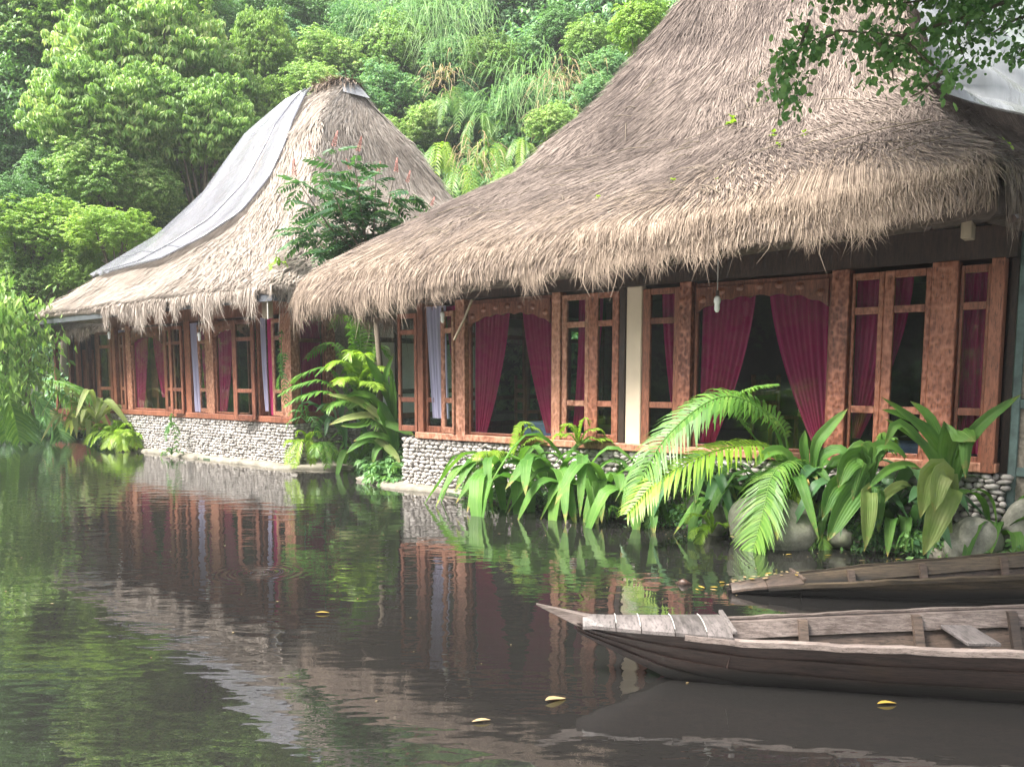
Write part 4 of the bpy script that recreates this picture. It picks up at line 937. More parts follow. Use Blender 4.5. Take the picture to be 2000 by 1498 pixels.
# mid: behind the left hut ridge
T(515, 100, 29, 55, 'big', 'lf_yellow', 'narrow upright yellow green tree left of the left hut ridge', sq=(1, 1, 1.5), name='broadleaf_tree')
T(505, 215, 28, 55, 'big', 'lf_yellow', 'yellow green tree close behind the top of the plastic sheet', sq=(1, 1, 1.3), name='broadleaf_tree')
T(610, 180, 28, 62, 'mid', 'lf_bright', 'pale layered tree peeping over the left hut ridge', name='broadleaf_tree')
T(430, 90, 34, 95, 'fin', 'lf_mid', 'dark fine leaved tree between the pale tree and the narrow yellow green tree', name='hill_tree')
T(600, 40, 35, 95, 'fin', 'lf_mid', 'bushy dark green tree at the top edge above the left hut ridge', name='hill_tree')
T(700, 90, 34, 90, 'fin', 'lf_far', 'mid green bushy tree on the hillside right of the left hut ridge', name='hill_tree')
T(760, 200, 31, 75, 'mid', 'lf_far', 'leafy mid green bush on the slope right of the left hut roof', name='hill_bush', cat='bush')
T(840, 60, 34, 75, 'mid', 'lf_far', 'mid green tree left of the tall hanging grass', name='hill_tree')
T(800, 330, 28, 45, 'mid', 'lf_mid', 'dark bush at the lower right of the left hut roof edge', name='hill_bush', cat='bush')
T(1010, 210, 29, 50, 'mid', 'lf_far', 'small bush in the middle of the fern slope', name='hill_bush', cat='bush')
T(1095, 60, 31, 45, 'mid', 'lf_mid', 'small tree on the slope before the dark hollow', name='hill_tree')
T(1150, 90, 30, 50, 'mid', 'lf_bright', 'pale topped small tree in the dark hollow', name='hill_tree', bark='barkpale')
T(1165, 190, 27, 42, 'mid', 'lf_far', 'low leafy bush beside the near hut roof slope', name='hill_bush', cat='bush')
T(1255, 60, 24, 62, 'mid', 'lf_yellow', 'yellow green small tree with thin pale stems touching the near hut roof', name='hill_tree', bark='barkpale')
T(1105, 300, 27, 40, 'fin', 'lf_yellow', 'yellowish low bush at the foot of the slope', name='hill_bush', cat='bush')
T(900, 240, 30, 55, 'fin', 'lf_far', 'fine leaved bush among the hillside ferns', name='hill_bush', cat='bush')
T(1000, 30, 35, 80, 'mid', 'lf_dark', 'dark tree at the top edge beside the hollow', name='hill_tree')
T(1200, 0, 34, 80, 'mid', 'lf_dark', 'dark tree at the back of the hollow at the top edge', name='hill_tree')
T(1330, 40, 33, 80, 'mid', 'lf_dark', 'dark tree directly behind the near hut roof slope', name='hill_tree')
T(180, 150, 30, 120, 'big', 'lf_bright', 'light green tree behind the far left dark tree', name='broadleaf_tree')
T(330, 420, 27, 80, 'mid', 'lf_bright', 'light bush at the foot of the slope left of the plastic sheet', name='hill_bush', cat='bush')
T(450, 330, 29, 70, 'mid', 'lf_bright', 'bright bush peeping over the plastic sheet', name='hill_bush', cat='bush')
T(640, 130, 32, 70, 'mid', 'lf_bright', 'bright bush behind the left hut ridge end', name='hill_bush', cat='bush')
T(690, 210, 29, 60, 'mid', 'lf_far', 'leafy bush touching the right slope of the left hut ridge', name='hill_bush', cat='bush')
T(730, 270, 28, 60, 'mid', 'lf_bright', 'bright leafy bush halfway down the left hut right roof edge', name='hill_bush', cat='bush')
T(775, 120, 33, 80, 'mid', 'lf_bright', 'bright leafy mass above the middle of the slope', name='hill_bush', cat='bush')
T(960, 130, 31, 60, 'mid', 'lf_bright', 'bright bush left of the upright grass clump', name='hill_bush', cat='bush')
T(1000, 370, 25, 45, 'mid', 'lf_bright', 'bright weeds just above the near hut roof slope', name='hill_bush', cat='bush')
T(1080, 250, 26.5, 50, 'mid', 'lf_bright', 'bright bush under the dark hollow by the near roof', name='hill_bush', cat='bush')
T(340, 30, 33, 110, 'mid', 'lf_bright', 'light tree at the top edge right of the tallest pale tree', name='hill_tree')
T(520, 10, 36, 100, 'mid', 'lf_far', 'green tree at the top edge above the narrow yellow green tree', name='hill_tree')
T(150, 300, 29, 85, 'mid', 'lf_bright', 'light bush between the far left dark trees and the tufted tree', name='hill_bush', cat='bush', trunk=False)
T(60, 330, 28, 80, 'mid', 'lf_mid', 'mid green bush at the left edge above the rounded bushes', name='hill_bush', cat='bush', trunk=False)
T(190, 420, 26.5, 70, 'mid', 'lf_mid', 'shaded bush under the deep green tufted tree', name='hill_bush', cat='bush', trunk=False)
T(300, 300, 30, 80, 'big', 'lf_mid', 'tufted green mass between the two tall pale trees', name='hill_bush', cat='bush', trunk=False)
T(330, 200, 31, 90, 'big', 'lf_bright', 'pale tufted mass high between the tall pale trees', name='hill_bush', cat='bush', trunk=False)
T(450, 200, 32, 80, 'mid', 'lf_mid', 'green bush left of the yellow green tree by the plastic sheet', name='hill_bush', cat='bush', trunk=False)
T(560, 120, 34, 80, 'mid', 'lf_far', 'green bush between the narrow yellow green tree and the layered tree', name='hill_bush', cat='bush', trunk=False)
T(880, 130, 32, 60, 'mid', 'lf_far', 'green bush below the longest drooping grass', name='hill_bush', cat='bush', trunk=False)
T(1060, 110, 32, 60, 'mid', 'lf_far', 'leafy bush left of the dark hollow', name='hill_bush', cat='bush', trunk=False)
T(1180, 140, 29, 45, 'mid', 'lf_far', 'bush inside the dark hollow near the roof slope', name='hill_bush', cat='bush', trunk=False)
T(840, 250, 30, 55, 'mid', 'lf_bright', 'bright bush under the dry grass tuft', name='hill_bush', cat='bush', trunk=False)
T(930, 200, 31, 50, 'mid', 'lf_far', 'bush behind the fern under the pale tuft', name='hill_bush', cat='bush', trunk=False)
T(400, 430, 27.5, 60, 'mid', 'lf_bright', 'bright bush at the lower edge of the plastic sheet', name='hill_bush', cat='bush', trunk=False)
T(20, 120, 30, 110, 'big', 'lf_mid', 'tufted green tree at the left edge high up', name='hill_bush', cat='bush', trunk=False)
T(190, 345, 23.2, 85, 'mid', 'lf_bright', 'bright bush before the trunks above the left hut roof', name='hill_bush', cat='bush', trunk=False)
T(115, 345, 24, 66, 'mid', 'lf_mid', 'green bush before the trunks left of the left hut roof', name='hill_bush', cat='bush', trunk=False)
T(280, 375, 23.8, 70, 'mid', 'lf_bright', 'small bright bush beside the foot of the tallest pale tree', name='hill_bush', cat='bush', trunk=False)
T(345, 330, 25.5, 55, 'mid', 'lf_bright', 'bright bush covering the trunks next to the plastic sheet', name='hill_bush', cat='bush', trunk=False)
# shrubs by the far left hut
T(90, 465, 22.3, 115, 'bsh', 'lf_yellow', 'yellow green rounded bush at the left edge above the far hut', name='bush', cat='bush', sq=(1.1, 1, .8))
T(225, 465, 21.6, 90, 'bsh', 'lf_yellow', 'yellow green bush right of the rounded one, leaning over the far hut roof', name='bush', cat='bush', sq=(1.1, 1, .75))
T(70, 560, 22.5, 95, 'bsh', 'lf_bright', 'bright bush with tiered foliage at the left edge over the water', name='bush', cat='bush', sq=(1.1, 1, .8))
T(150, 540, 21.8, 60, 'bsh', 'lf_yellow', 'small lobed bush next to the left hut eave tip', name='bush', cat='bush')
T(10, 420, 22.5, 90, 'bsh', 'lf_mid', 'green bush at the left edge under the dark tree', name='bush', cat='bush')
T(20, 640, 22, 75, 'bsh', 'lf_mid', 'shaded bush under the tiered bush at the left edge', name='bush', cat='bush')

def hanging_branch(name, px_pts, Y, dens, mat, label, kind='hang', spread=.22, scale=1.0, seed=1, cat='branch', base=None, jitterY=.4, twr=.02, group=None, wsc=None):
    r = np.random.default_rng(seed); o = None; locs = []; mb = MB()
    base = np.array(base) if base is not None else at(px_pts[0][0][0], px_pts[0][0][1], Y)
    o = empty(name, base, 0, label=label, cat=cat, group=group)
    for pl in px_pts:
        off = r.uniform(-jitterY, jitterY)
        P = np.array([at(x, y, Y+off) for x, y in pl])-base; mb.tube(P, np.linspace(twr, twr*.25, len(P)), 5, cap=False)
        seg = np.linalg.norm(np.diff(P, axis=0), axis=1); L = seg.sum(); n = max(3, int(L*dens)); q = np.sort(r.uniform(.08, 1.02, n))*L; cs = np.concatenate([[0], np.cumsum(seg)])
        pts = np.stack([np.interp(q, cs, P[:, i]) for i in range(3)], 1)+r.normal(0, spread, (n, 3))*np.array([1, 1, .7]); locs.append(pts)
    P = np.concatenate(locs); n = len(P); up = np.tile([0, 0, 1.], (n, 1))+r.normal(0, .3, (n, 3)); R = frames(np.cross(up, r.normal(size=(n, 3))), up); v = r.integers(0, 4, n); parts = []
    for k in range(4):
        m_ = v == k
        if m_.any(): parts.append(scatter(*SPR[kind][k], P[m_], R[m_], scale*r.uniform(.7, 1.2, m_.sum())[:, None]*np.ones((1, 3))))
    V, F = merge(parts); obj('leaves', mesh('leaves', V, F, M[mat]), o); mb.build('twigs', M['bark'], o)
    return o
# overhanging leafy branch at the left edge
hanging_branch('leafy_branch', [[(-60, 530), (5, 610), (45, 690), (50, 740)], [(-60, 580), (0, 650), (20, 740)], [(-30, 570), (30, 610), (80, 660)], [(-40, 600), (0, 700), (20, 760)]], 19.0, 22, 'lf_bright',
    'hanging branch of large pointed leaves at the left edge over the water', spread=.22, scale=1.5, seed=5, base=at(-60, 520, 19.0))
# tree leaning in from the right, its branch in front of the near roof
o = hanging_branch('overhanging_tree', [[(2120, -60), (1900, 30), (1760, 70), (1640, 60), (1560, 90)], [(1580, 40), (1560, 100), (1530, 170), (1520, 235)], [(1700, 60), (1740, 120), (1745, 160)], [(1760, 70), (1800, 110), (1840, 145)], [(1900, 30), (1870, 80), (1890, 130)],
    [(2100, 0), (1980, 40), (1930, 70)], [(2100, -100), (1980, -10), (1880, -10), (1740, 10), (1600, -20)], [(2120, 60), (2000, 90), (1990, 110)], [(1840, 140), (1800, 180), (1778, 190)], [(1640, 60), (1600, 80), (1625, 95)]], 5.6, 36, 'lf_mid',
    'leafy tree branch hanging into the top right corner in front of the near thatched roof', kind='round', spread=.065, scale=.34, seed=8, base=(4.9, 5.6, .1), cat='tree', twr=.014, jitterY=.25)
mb = MB(); b0 = np.array([4.9, 5.6, .1]); mb.tube([np.array([0, 0, -.3]), np.array([.1, .1, 1.8]), np.array([-.1, .1, 3.6]), np.array([.1, -.1, 5.2])], [.16, .12, .10, .06], 9)
mb.tube([np.array([-.1, .1, 3.6]), at(2120, -60, 5.6)-b0], [.05, .02], 6); mb.build('trunk', M['bark'], o, smooth=True)
V, F = crown([(x, y, z, 1.1, 1.1, .8) for x, y, z in ((.2, 0, 5.4), (-1.2, .8, 5.7), (-1.0, -.9, 5.6), (1.2, .8, 5.5), (-2.2, .2, 6.1), (.6, -1.4, 5.6), (.4, 1.6, 5.8), (-3.0, -1.2, 6.6), (-1.6, -2.6, 6.4), (-3.6, -3.0, 6.9), (0, -3.2, 6.3), (1.6, .6, 6.6), (2.4, -1.5, 6.2), (-2.0, 1.3, 6.3), (-1.2, 2.2, 6.6), (.2, 2.4, 6.9), (-3.0, .8, 6.9), (-.4, .3, 6.6), (1.6, 2.0, 6.8), (-4.0, -.6, 7.2), (-3.0, -.4, 5.3), (-4.2, -1.4, 5.5), (-4.8, -.4, 5.9), (-2.0, -1.6, 5.0), (-5.2, -2.2, 5.6), (-.9, -2.4, 5.1))], 'fine', 18, 77, 1.1)  # out of view; lobes added low and dense to shade the near facade
obj('crown', mesh('crown', V, F, M['lf_mid']), o)
# flowering shrub between the huts
SH = at(735, 560, 14.0); shb = np.array([SH[0], SH[1], .15])
o = empty('flowering_shrub', shb, 0, label='slender dark green shrub with dusty red flower spikes rising between the two huts', cat='shrub')
r_ = np.random.default_rng(91); mb = MB(); parts = []; fpos = []
tops = [(575, 345), (610, 300), (650, 285), (690, 300), (735, 330), (770, 340), (800, 370), (845, 390), (870, 430), (640, 350), (700, 380), (750, 400), (600, 400), (580, 440), (820, 430), (660, 440), (720, 460), (620, 470), (560, 440), (780, 450), (690, 340)]
hub = at(725, 520, 14.0)-shb
mb.tube([np.zeros(3)-np.array([0, 0, .2]), (hub*.5)+np.array([.08, 0, 0]), hub], [.06, .05, .035], 7)
for k, (x, y) in enumerate(tops):
    e = at(x, y, 14.0+r_.uniform(-.7, .7))-shb; md = hub*.45+e*.55+np.array([0, 0, -.15])
    mb.tube([hub, md, e], [.022, .014, .005], 5, cap=False); n = 15; q = r_.uniform(.35, 1, n)[:, None]
    P = hub*(1-q)**2+2*md*q*(1-q)+e*q*q; yaw = r_.uniform(0, 6.28, n); R = rotmats(yaw, r_.normal(-.25, .3, n), r_.normal(0, .2, n))
    pt = pinnate(8, .52, .075, .17, 60+k, .45); parts.append(scatter(pt[0], pt[1], P, R, r_.uniform(.7, 1.1, n)[:, None]*np.ones((1, 3))))
    if k in (0, 1, 2, 3, 4, 5, 6, 7, 8, 10, 11, 14, 20): fpos.append(e)
mb.build('stem', M['bark'], o, smooth=True); V, F = merge(parts); obj('leaves', mesh('leaves', V, F, M['lf_dark']), o)
fm = MB()
for k in range(46):
    q = k/46; a = k*2.4; fm.tube([(.02*math.cos(a)*(1-q*.5), .02*math.sin(a)*(1-q*.5), .26*q), (.05*math.cos(a)*(1.1-q), .05*math.sin(a)*(1.1-q), .26*q+.02)], [.008, .004], 3, cap=False)
fme = fm.build('flower_spike', M['flower'], o); fme.location = [float(v) for v in fpos[0]]
for e in fpos[1:]:
    for _ in range(1):
        c = fme.copy(); COL.objects.link(c); c.parent = o; c.location = [float(v) for v in e+r_.normal(0, .06, 3)]; c.rotation_euler = (random.uniform(-.4, .4), random.uniform(-.4, .4), random.uniform(0, 6)); s_ = random.uniform(.6, 1.05); c.scale = (s_, s_, s_)

# --- fronds and strap leaves ----------------------------------------------------------
def curve3(P, n):
    """Catmull-Rom through the points"""
    P = np.asarray(P, float); Q = np.concatenate([[2*P[0]-P[1]], P, [2*P[-1]-P[-2]]]); out_ = []
    for i in range(len(P)-1):
        p0, p1, p2, p3 = Q[i:i+4]; m_ = int(np.ceil(n/(len(P)-1)))
        for t_ in np.linspace(0, 1, m_, endpoint=False): out_.append(.5*((2*p1)+(-p0+p2)*t_+(2*p0-5*p1+4*p2-p3)*t_**2+(-p0+3*p1-3*p2+p3)*t_**3))
    out_.append(P[-1]); return np.array(out_)
def frond(parent, P, mat, ll=.28, lw=.022, pairs=46, hang=.55, bare=.15, rev=False, seed=0, name='frond', full=.5, tilt=0.0, fold=.35, stalk='lf_fern'):
    """feather leaf along the 3D points P (parent space)"""
    r = np.random.default_rng(seed); C = curve3(P, 40); T_ = np.gradient(C, axis=0); T_ /= np.linalg.norm(T_, axis=1)[:, None]
    seg = np.concatenate([[0], np.cumsum(np.linalg.norm(np.diff(C, axis=0), axis=1))]); L = seg[-1]
    mb = MB(); mb.tube(C, np.linspace(.009, .002, len(C))*max(1, L/1.2), 5, cap=False)
    q = np.linspace(bare, .99, pairs); pos = np.stack([np.interp(q*L, seg, C[:, i]) for i in range(3)], 1); tan = np.stack([np.interp(q*L, seg, T_[:, i]) for i in range(3)], 1)
    side = np.cross(tan, [0, 0, 1.]); side /= np.linalg.norm(side, axis=1)[:, None]+1e-9; up = np.cross(side, tan)
    if tilt: side, up = side*math.cos(tilt)+up*math.sin(tilt), up*math.cos(tilt)-side*math.sin(tilt)
    env = np.sin(np.pi*np.clip((q-bare)/(1-bare)*.86+.10, 0, 1))**.6
    V = []; Fq = []; n0 = 0; K = 4
    for s_ in (1, -1):
        ln = ll*env*r.uniform(.85, 1.1, pairs); dirv = side*s_*.86+tan*.5+up*fold+r.normal(0, .05, (pairs, 3)); dirv /= np.linalg.norm(dirv, axis=1)[:, None]
        pts = []
        for k in range(K):
            t_ = k/(K-1); p = pos+dirv*(ln*t_)[:, None]; p[:, 2] -= hang*ln*t_**2; pts.append(p)
        wd = np.array([.55, 1, .85, .08])*lw
        for k in range(K):
            V += [pts[k]+tan*wd[k]/2, pts[k]-tan*wd[k]/2]
        for k in range(K-1):
            i = n0+np.arange(pairs); a = i+2*k*pairs; Fq.append(np.stack([a, a+pairs, a+3*pairs, a+2*pairs], 1))
        n0 += 2*K*pairs
    mb.v.append(np.concatenate(V)); mb.q.append(np.concatenate(Fq)+mb.n); mb.n += n0
    return mb.build(name, M[mat], parent)
def strap(parent, P, width, mat='lf_broad', stalkw=.12, name='leaf', seed=0, face=None, cup=.22, n=9):
    """pleated strap leaf along P; width in metres"""
    r = np.random.default_rng(seed); C = curve3(P, n)
    T_ = np.gradient(C, axis=0); T_ /= np.linalg.norm(T_, axis=1)[:, None]+1e-9
    if face is None: side = np.cross(T_, [0, 0, 1.])+1e-4
    else: side = np.cross(T_, np.asarray(face, float))
    side /= np.linalg.norm(side, axis=1)[:, None]+1e-9
    for i in range(1, len(side)):
        if side[i]@side[i-1] < 0: side[i] *= -1
    up = np.cross(side, T_); q = np.linspace(0, 1, len(C)); sh = np.where(q < stalkw, .12+.1*q, np.sin(np.pi*np.clip((q-stalkw)/(1-stalkw)*.93+.04, 0, 1))**.75); sh[-1] = .03
    G = np.zeros((len(C), 7, 3))
    for j, e in enumerate((-1, -.67, -.33, 0, .33, .67, 1)):
        G[:, j] = C+side*(e*width/2*sh)[:, None]+up*((abs(e)**1.3*cup*width*sh)+(.05*width*sh*(j % 2)))[:, None]
    o = MB().grid(G).build(name, M[mat], parent, smooth=True); nn = len(C)
    for an, vals in (('across', np.tile(np.linspace(-1, 1, 7), nn)), ('along', np.repeat(q, 7))):
        at_ = o.data.attributes.new(an, 'FLOAT', 'POINT'); at_.data.foreach_set('value', vals.astype(np.float32))
    return o
def P3(pts, Y, dY=None, base=np.zeros(3)):
    dY = dY or [0]*len(pts); return [at(x, y, Y+d)-base for (x, y), d in zip(pts, dY)]
def plant(name, px, py, z, label, cat='plant', group=None, Y=None):
    b = onz(px, py, z) if Y is None else at(px, py, Y); return empty(name, b, 0, label=label, cat=cat, group=group), b
LEAFV = []
def strap_variants():
    for k, (L, rise, fall, wd) in enumerate(((.75, .30, -.05, .10), (.80, .45, .10, .11), (.60, .62, .45, .10), (.85, .28, -.32, .12), (.55, .20, -.22, .11), (.9, .55, .0, .085))):
        o = strap(None, [(0, 0, 0), (L*.30, 0, rise*.8), (L*.65, 0, rise), (L, 0, fall)], wd, name='leaf', seed=k); LEAFV.append(o.data); bpy.data.objects.remove(o)
strap_variants()
def onbank(px, off):
    p = fpx(NEAR, px, 900, -off); p[2] = .12; return p
def rosette(px, py, z, n, size, label, az=(0, 6.283), var=None, mat=None, seed=0, group='strap leaved plants on the bank', Y=None, name='strap_leaf_plant', off=None):
    r = random.Random(seed); o, b = plant(name, px, py, z, label, group=group, Y=Y)
    if off: b = onbank(px, off); o.location = [float(v) for v in b]
    for k in range(n):
        me = LEAFV[r.choice(var or [0, 1, 2, 3, 4, 5])]; c = obj('leaf', me, o)
        if mat:
            key = (me.name, mat)
            if key not in CM: m2 = me.copy(); m2.materials[0] = M[mat]; CM[key] = m2
            c.data = CM[key]
        c.rotation_euler = (r.uniform(-.25, .25), r.uniform(-.25, .15), az[0]+(az[1]-az[0])*(k+r.uniform(0, .8))/n); s_ = size*r.uniform(.7, 1.1); c.scale = (s_, s_*1.45, s_)
        c.location = (r.uniform(-.04, .04), r.uniform(-.04, .04), 0)
    return o
# row of drooping strap-leaved plants before the near hut
AZF = (math.pi*.85, math.pi*2.15)      # leaning out over the water
rosette(1000, 925, .30, 14, 1.25, 'strap leaved clump at the left end of the near bank, beside the pebble wall corner', az=AZF, seed=1, off=0.4)
rosette(1075, 925, .30, 13, 1.25, 'second strap leaved clump from the pebble wall corner along the near bank', az=AZF, seed=2, off=0.42)
rosette(1135, 915, .32, 13, 1.2, 'third strap leaved clump along the near bank, below the narrow pale window', az=AZF, seed=3, off=0.42)
rosette(1190, 905, .35, 12, 1.15, 'strap leaved clump below the cream plaster pier', az=AZF, seed=4, off=0.4)
rosette(1262, 905, .35, 12, 1.1, 'strap leaved clump close left of the big feather fronds', az=AZF, seed=5, off=0.4)
rosette(1560, 925, .35, 14, 1.0, 'strap leaved clump just right of the big feather fronds', az=AZF, seed=6, off=0.42)
rosette(1420, 930, .30, 10, .8, 'low strap leaved clump half hidden under the big feather fronds', az=AZF, seed=8, off=0.55)
rosette(1480, 1000, .15, 8, .45, 'small dark strap leaved plant by the round mossy boulder', az=AZF, seed=9, off=0.55)
rosette(1640, 925, .3, 9, .75, 'dark clump behind the broad leaved plant, before the wide hammered post', az=AZF, seed=21, off=.22)
rosette(1760, 960, .3, 10, .7, 'low clump between the broad leaved plant and the tall plant', az=AZF, seed=22, off=.25)
rosette(1955, 940, .3, 9, .8, 'dark clump right of the tall plant before the grey carved panel', az=AZF, seed=23, off=.12)
rosette(1345, 930, .3, 12, .95, 'strap leaved clump directly under the arch of the longest feather frond', az=AZF, seed=24, off=.35)
rosette(1490, 960, .3, 10, .9, 'strap leaved clump behind the hanging feather frond', az=AZF, seed=25, off=.3)
rosette(955, 930, .3, 10, .9, 'thin leaved clump nearest to the bare pebble wall of the near hut', az=AZF, seed=26, off=.35)
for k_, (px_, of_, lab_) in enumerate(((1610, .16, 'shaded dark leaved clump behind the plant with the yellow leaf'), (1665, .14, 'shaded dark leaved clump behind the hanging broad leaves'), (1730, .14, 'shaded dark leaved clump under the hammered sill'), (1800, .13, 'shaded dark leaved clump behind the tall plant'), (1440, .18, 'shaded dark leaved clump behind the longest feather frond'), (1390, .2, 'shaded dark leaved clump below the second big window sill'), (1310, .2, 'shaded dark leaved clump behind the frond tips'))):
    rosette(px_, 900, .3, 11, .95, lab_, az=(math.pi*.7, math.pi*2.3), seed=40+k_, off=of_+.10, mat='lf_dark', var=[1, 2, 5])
# hero plants drawn leaf by leaf
Yh = 7.32
o, b = plant('strap_leaf_plant', 1855, 1040, .15, 'tall strap leaved plant with one long blade arching right and pale hanging leaves', group='strap leaved plants on the bank', Y=Yh)
FC = (0, -1, .25)
for k, (pts, wpx, mt, dy) in enumerate([
    ([(1856, 1000), (1868, 900), (1915, 830), (1995, 770)], 26, 'lf_broad', (0, 0, -.1, -.2)),
    ([(1852, 1000), (1840, 900), (1795, 835), (1722, 776)], 26, 'lf_broad', (0, 0, 0, -.1)),
    ([(1852, 1000), (1836, 915), (1790, 860), (1728, 818)], 24, 'lf_broad', (0, -.05, -.1, -.2)),
    ([(1852, 1000), (1838, 890), (1815, 820), (1778, 784)], 26, 'lf_broad', (0, .1, .15, .2)),
    ([(1854, 1000), (1852, 900), (1868, 838), (1905, 862)], 62, 'lf_broad', (0, 0, -.05, -.2)),
    ([(1854, 1000), (1875, 900), (1888, 860), (1886, 935)], 30, 'lf_broad', (0, 0, -.1, -.2)),
    ([(1850, 1000), (1842, 925), (1812, 930), (1797, 1012)], 46, 'lf_broad_pale', (0, -.1, -.2, -.25)),
    ([(1850, 1000), (1846, 925), (1832, 940), (1824, 1000)], 42, 'lf_broad_pale', (0, -.15, -.25, -.3)),
    ([(1852, 1000), (1852, 945), (1835, 985), (1803, 1084)], 60, 'lf_broad_pale', (0, -.1, -.2, -.25)),
    ([(1852, 1010), (1832, 860), (1765, 815), (1722, 800), ], 18, 'lf_broad', (0, .1, 0, 0)),
    ([(1850, 1000), (1820, 900), (1757, 828), (1728, 870)], 22, 'lf_broad', (0, -.1, -.2, -.2)),
    ([(1852, 1010), (1845, 960), (1830, 900), (1825, 905)], 34, 'lf_broad', (0, 0, 0, 0)),
    ]):
    strap(o, [p-b for p in [at(x, y, Yh+d) for (x, y), d in zip(pts, dy)]], wpx*Yh/FPX, mt, seed=k, face=FC if wpx > 30 else (0, -.8, .6))
MB().tube([np.zeros(3), at(1855, 1000, Yh)-b, at(1853, 930, Yh)-b], [.022, .018, .012], 6).build('stem', M['lf_broad_pale'], o)
Yh = 7.75
o, b = plant('strap_leaf_plant', 1688, 1040, .15, 'broad leaved plant with large leaves hanging to the water left of the tall plant', group='strap leaved plants on the bank', Y=Yh)
for k, (pts, wpx, mt, dy) in enumerate([
    ([(1688, 1000), (1684, 900), (1655, 905), (1637, 952)], 42, 'lf_broad', (0, 0, -.1, -.2)),
    ([(1688, 1000), (1692, 905), (1680, 925), (1665, 980)], 40, 'lf_broad', (0, -.05, -.15, -.2)),
    ([(1688, 1000), (1670, 940), (1628, 955), (1606, 1012)], 40, 'lf_broad', (0, 0, -.15, -.2)),
    ([(1688, 1000), (1686, 945), (1650, 985), (1616, 1056)], 48, 'lf_broad', (0, -.1, -.2, -.3)),
    ([(1690, 1000), (1694, 955), (1694, 1000), (1690, 1071)], 33, 'lf_broad_pale', (0, -.15, -.25, -.3)),
    ([(1692, 1000), (1712, 950), (1718, 985), (1716, 1040)], 28, 'lf_broad', (0, -.1, -.2, -.2)),
    ([(1780, 950), (1765, 946), (1735, 962), (1697, 1006)], 20, 'lf_broad_pale', (0, 0, -.1, -.2)),
    ([(1804, 918), (1775, 908), (1735, 918), (1693, 956)], 18, 'lf_broad', (0, 0, -.1, -.2)),
    ([(1690, 1000), (1690, 900), (1680, 870), (1650, 888)], 22, 'lf_broad', (0, 0, 0, 0)),
    ([(1690, 1000), (1700, 890), (1735, 870), (1772, 895)], 24, 'lf_broad', (0, 0, 0, 0)),
    ([(1690, 1000), (1696, 900), (1690, 875), (1682, 868)], 34, 'lf_broad', (0, 0, 0, 0)),
    ([(1690, 1000), (1704, 900), (1712, 880), (1710, 868)], 30, 'lf_broad', (0, 0, 0, .1)),
    ]):
    strap(o, [p-b for p in [at(x, y, Yh+d) for (x, y), d in zip(pts, dy)]], wpx*Yh/FPX, mt, seed=k+30, face=FC if wpx > 26 else (0, -.8, .6))
Yh = 8.15
o, b = plant('strap_leaf_plant', 1585, 990, .2, 'plant with a dark upright blade before the wide hammered post and one yellow leaf', group='strap leaved plants on the bank', Y=Yh)
for k, (pts, wpx, mt, dy) in enumerate([
    ([(1588, 980), (1590, 880), (1615, 840), (1656, 798)], 24, 'lf_broad', (0, 0, 0, 0)),
    ([(1585, 980), (1572, 900), (1568, 870), (1572, 840)], 20, 'lf_broad', (0, 0, 0, 0)),
    ([(1590, 980), (1600, 900), (1640, 880), (1668, 905)], 24, 'lf_broad', (0, 0, -.1, -.2)),
    ([(1585, 980), (1540, 890), (1500, 885), (1470, 915)], 22, 'lf_broad', (0, 0, -.1, -.2)),
    ([(1583, 1000), (1578, 965), (1572, 950), (1578, 935)], 20, 'yellowleaf', (0, -.2, -.3, -.3)),
    ([(1590, 980), (1630, 900), (1690, 905), (1725, 912)], 22, 'lf_broad', (0, .1, .1, .1)),
    ([(1586, 980), (1560, 910), (1530, 900), (1490, 880)], 22, 'lf_broad', (0, 0, 0, 0)),
    ]):
    strap(o, [p-b for p in [at(x, y, Yh+d) for (x, y), d in zip(pts, dy)]], wpx*Yh/FPX, mt, seed=k+60, face=(0, -.8, .6))
# the big feather-leaved plant (cycad-like) with its three fronds
Yc = 8.45; b = at(1545, 960, Yc); o = empty('feather_palm', b, 0, label='big feather leaved plant whose long fronds arch left over the water', cat='plant')
def FR(pts, dys, mat, ll, **k): return frond(o, [at(x, y, Yc+d)-b for (x, y), d in zip(pts, dys)], mat, ll, **k)
FR([(1545, 925), (1500, 815), (1410, 775), (1305, 850), (1236, 965)], (0, -.1, -.2, -.3, -.4), 'lf_fern', .36, lw=.036, pairs=48, bare=.2, seed=1, tilt=.5)
FR([(1545, 925), (1500, 872), (1400, 880), (1290, 935), (1224, 1005)], (0, -.2, -.4, -.5, -.6), 'lf_lime', .36, lw=.036, pairs=48, bare=.14, seed=2, tilt=.35)
FR([(1545, 925), (1525, 830), (1450, 782), (1370, 795), (1300, 850)], (0, .0, .1, .15, .2), 'lf_fern', .34, lw=.032, pairs=44, bare=.2, seed=3, tilt=.5)
FR([(1545, 925), (1545, 900), (1510, 925), (1492, 990), (1468, 1086)], (0, -.3, -.5, -.65, -.75), 'lf_fern', .32, lw=.033, pairs=48, bare=.12, seed=4)
FR([(1545, 925), (1470, 850), (1430, 790), (1465, 760), (1515, 750)], (0, .1, .1, 0, 0), 'lf_fern', .24, lw=.022, pairs=40, bare=.35, seed=5)
FR([(1545, 925), (1550, 930), (1560, 960), (1545, 985)], (0, -.3, -.4, -.5), 'lf_lime', .20, lw=.02, pairs=30, bare=.2, seed=6)
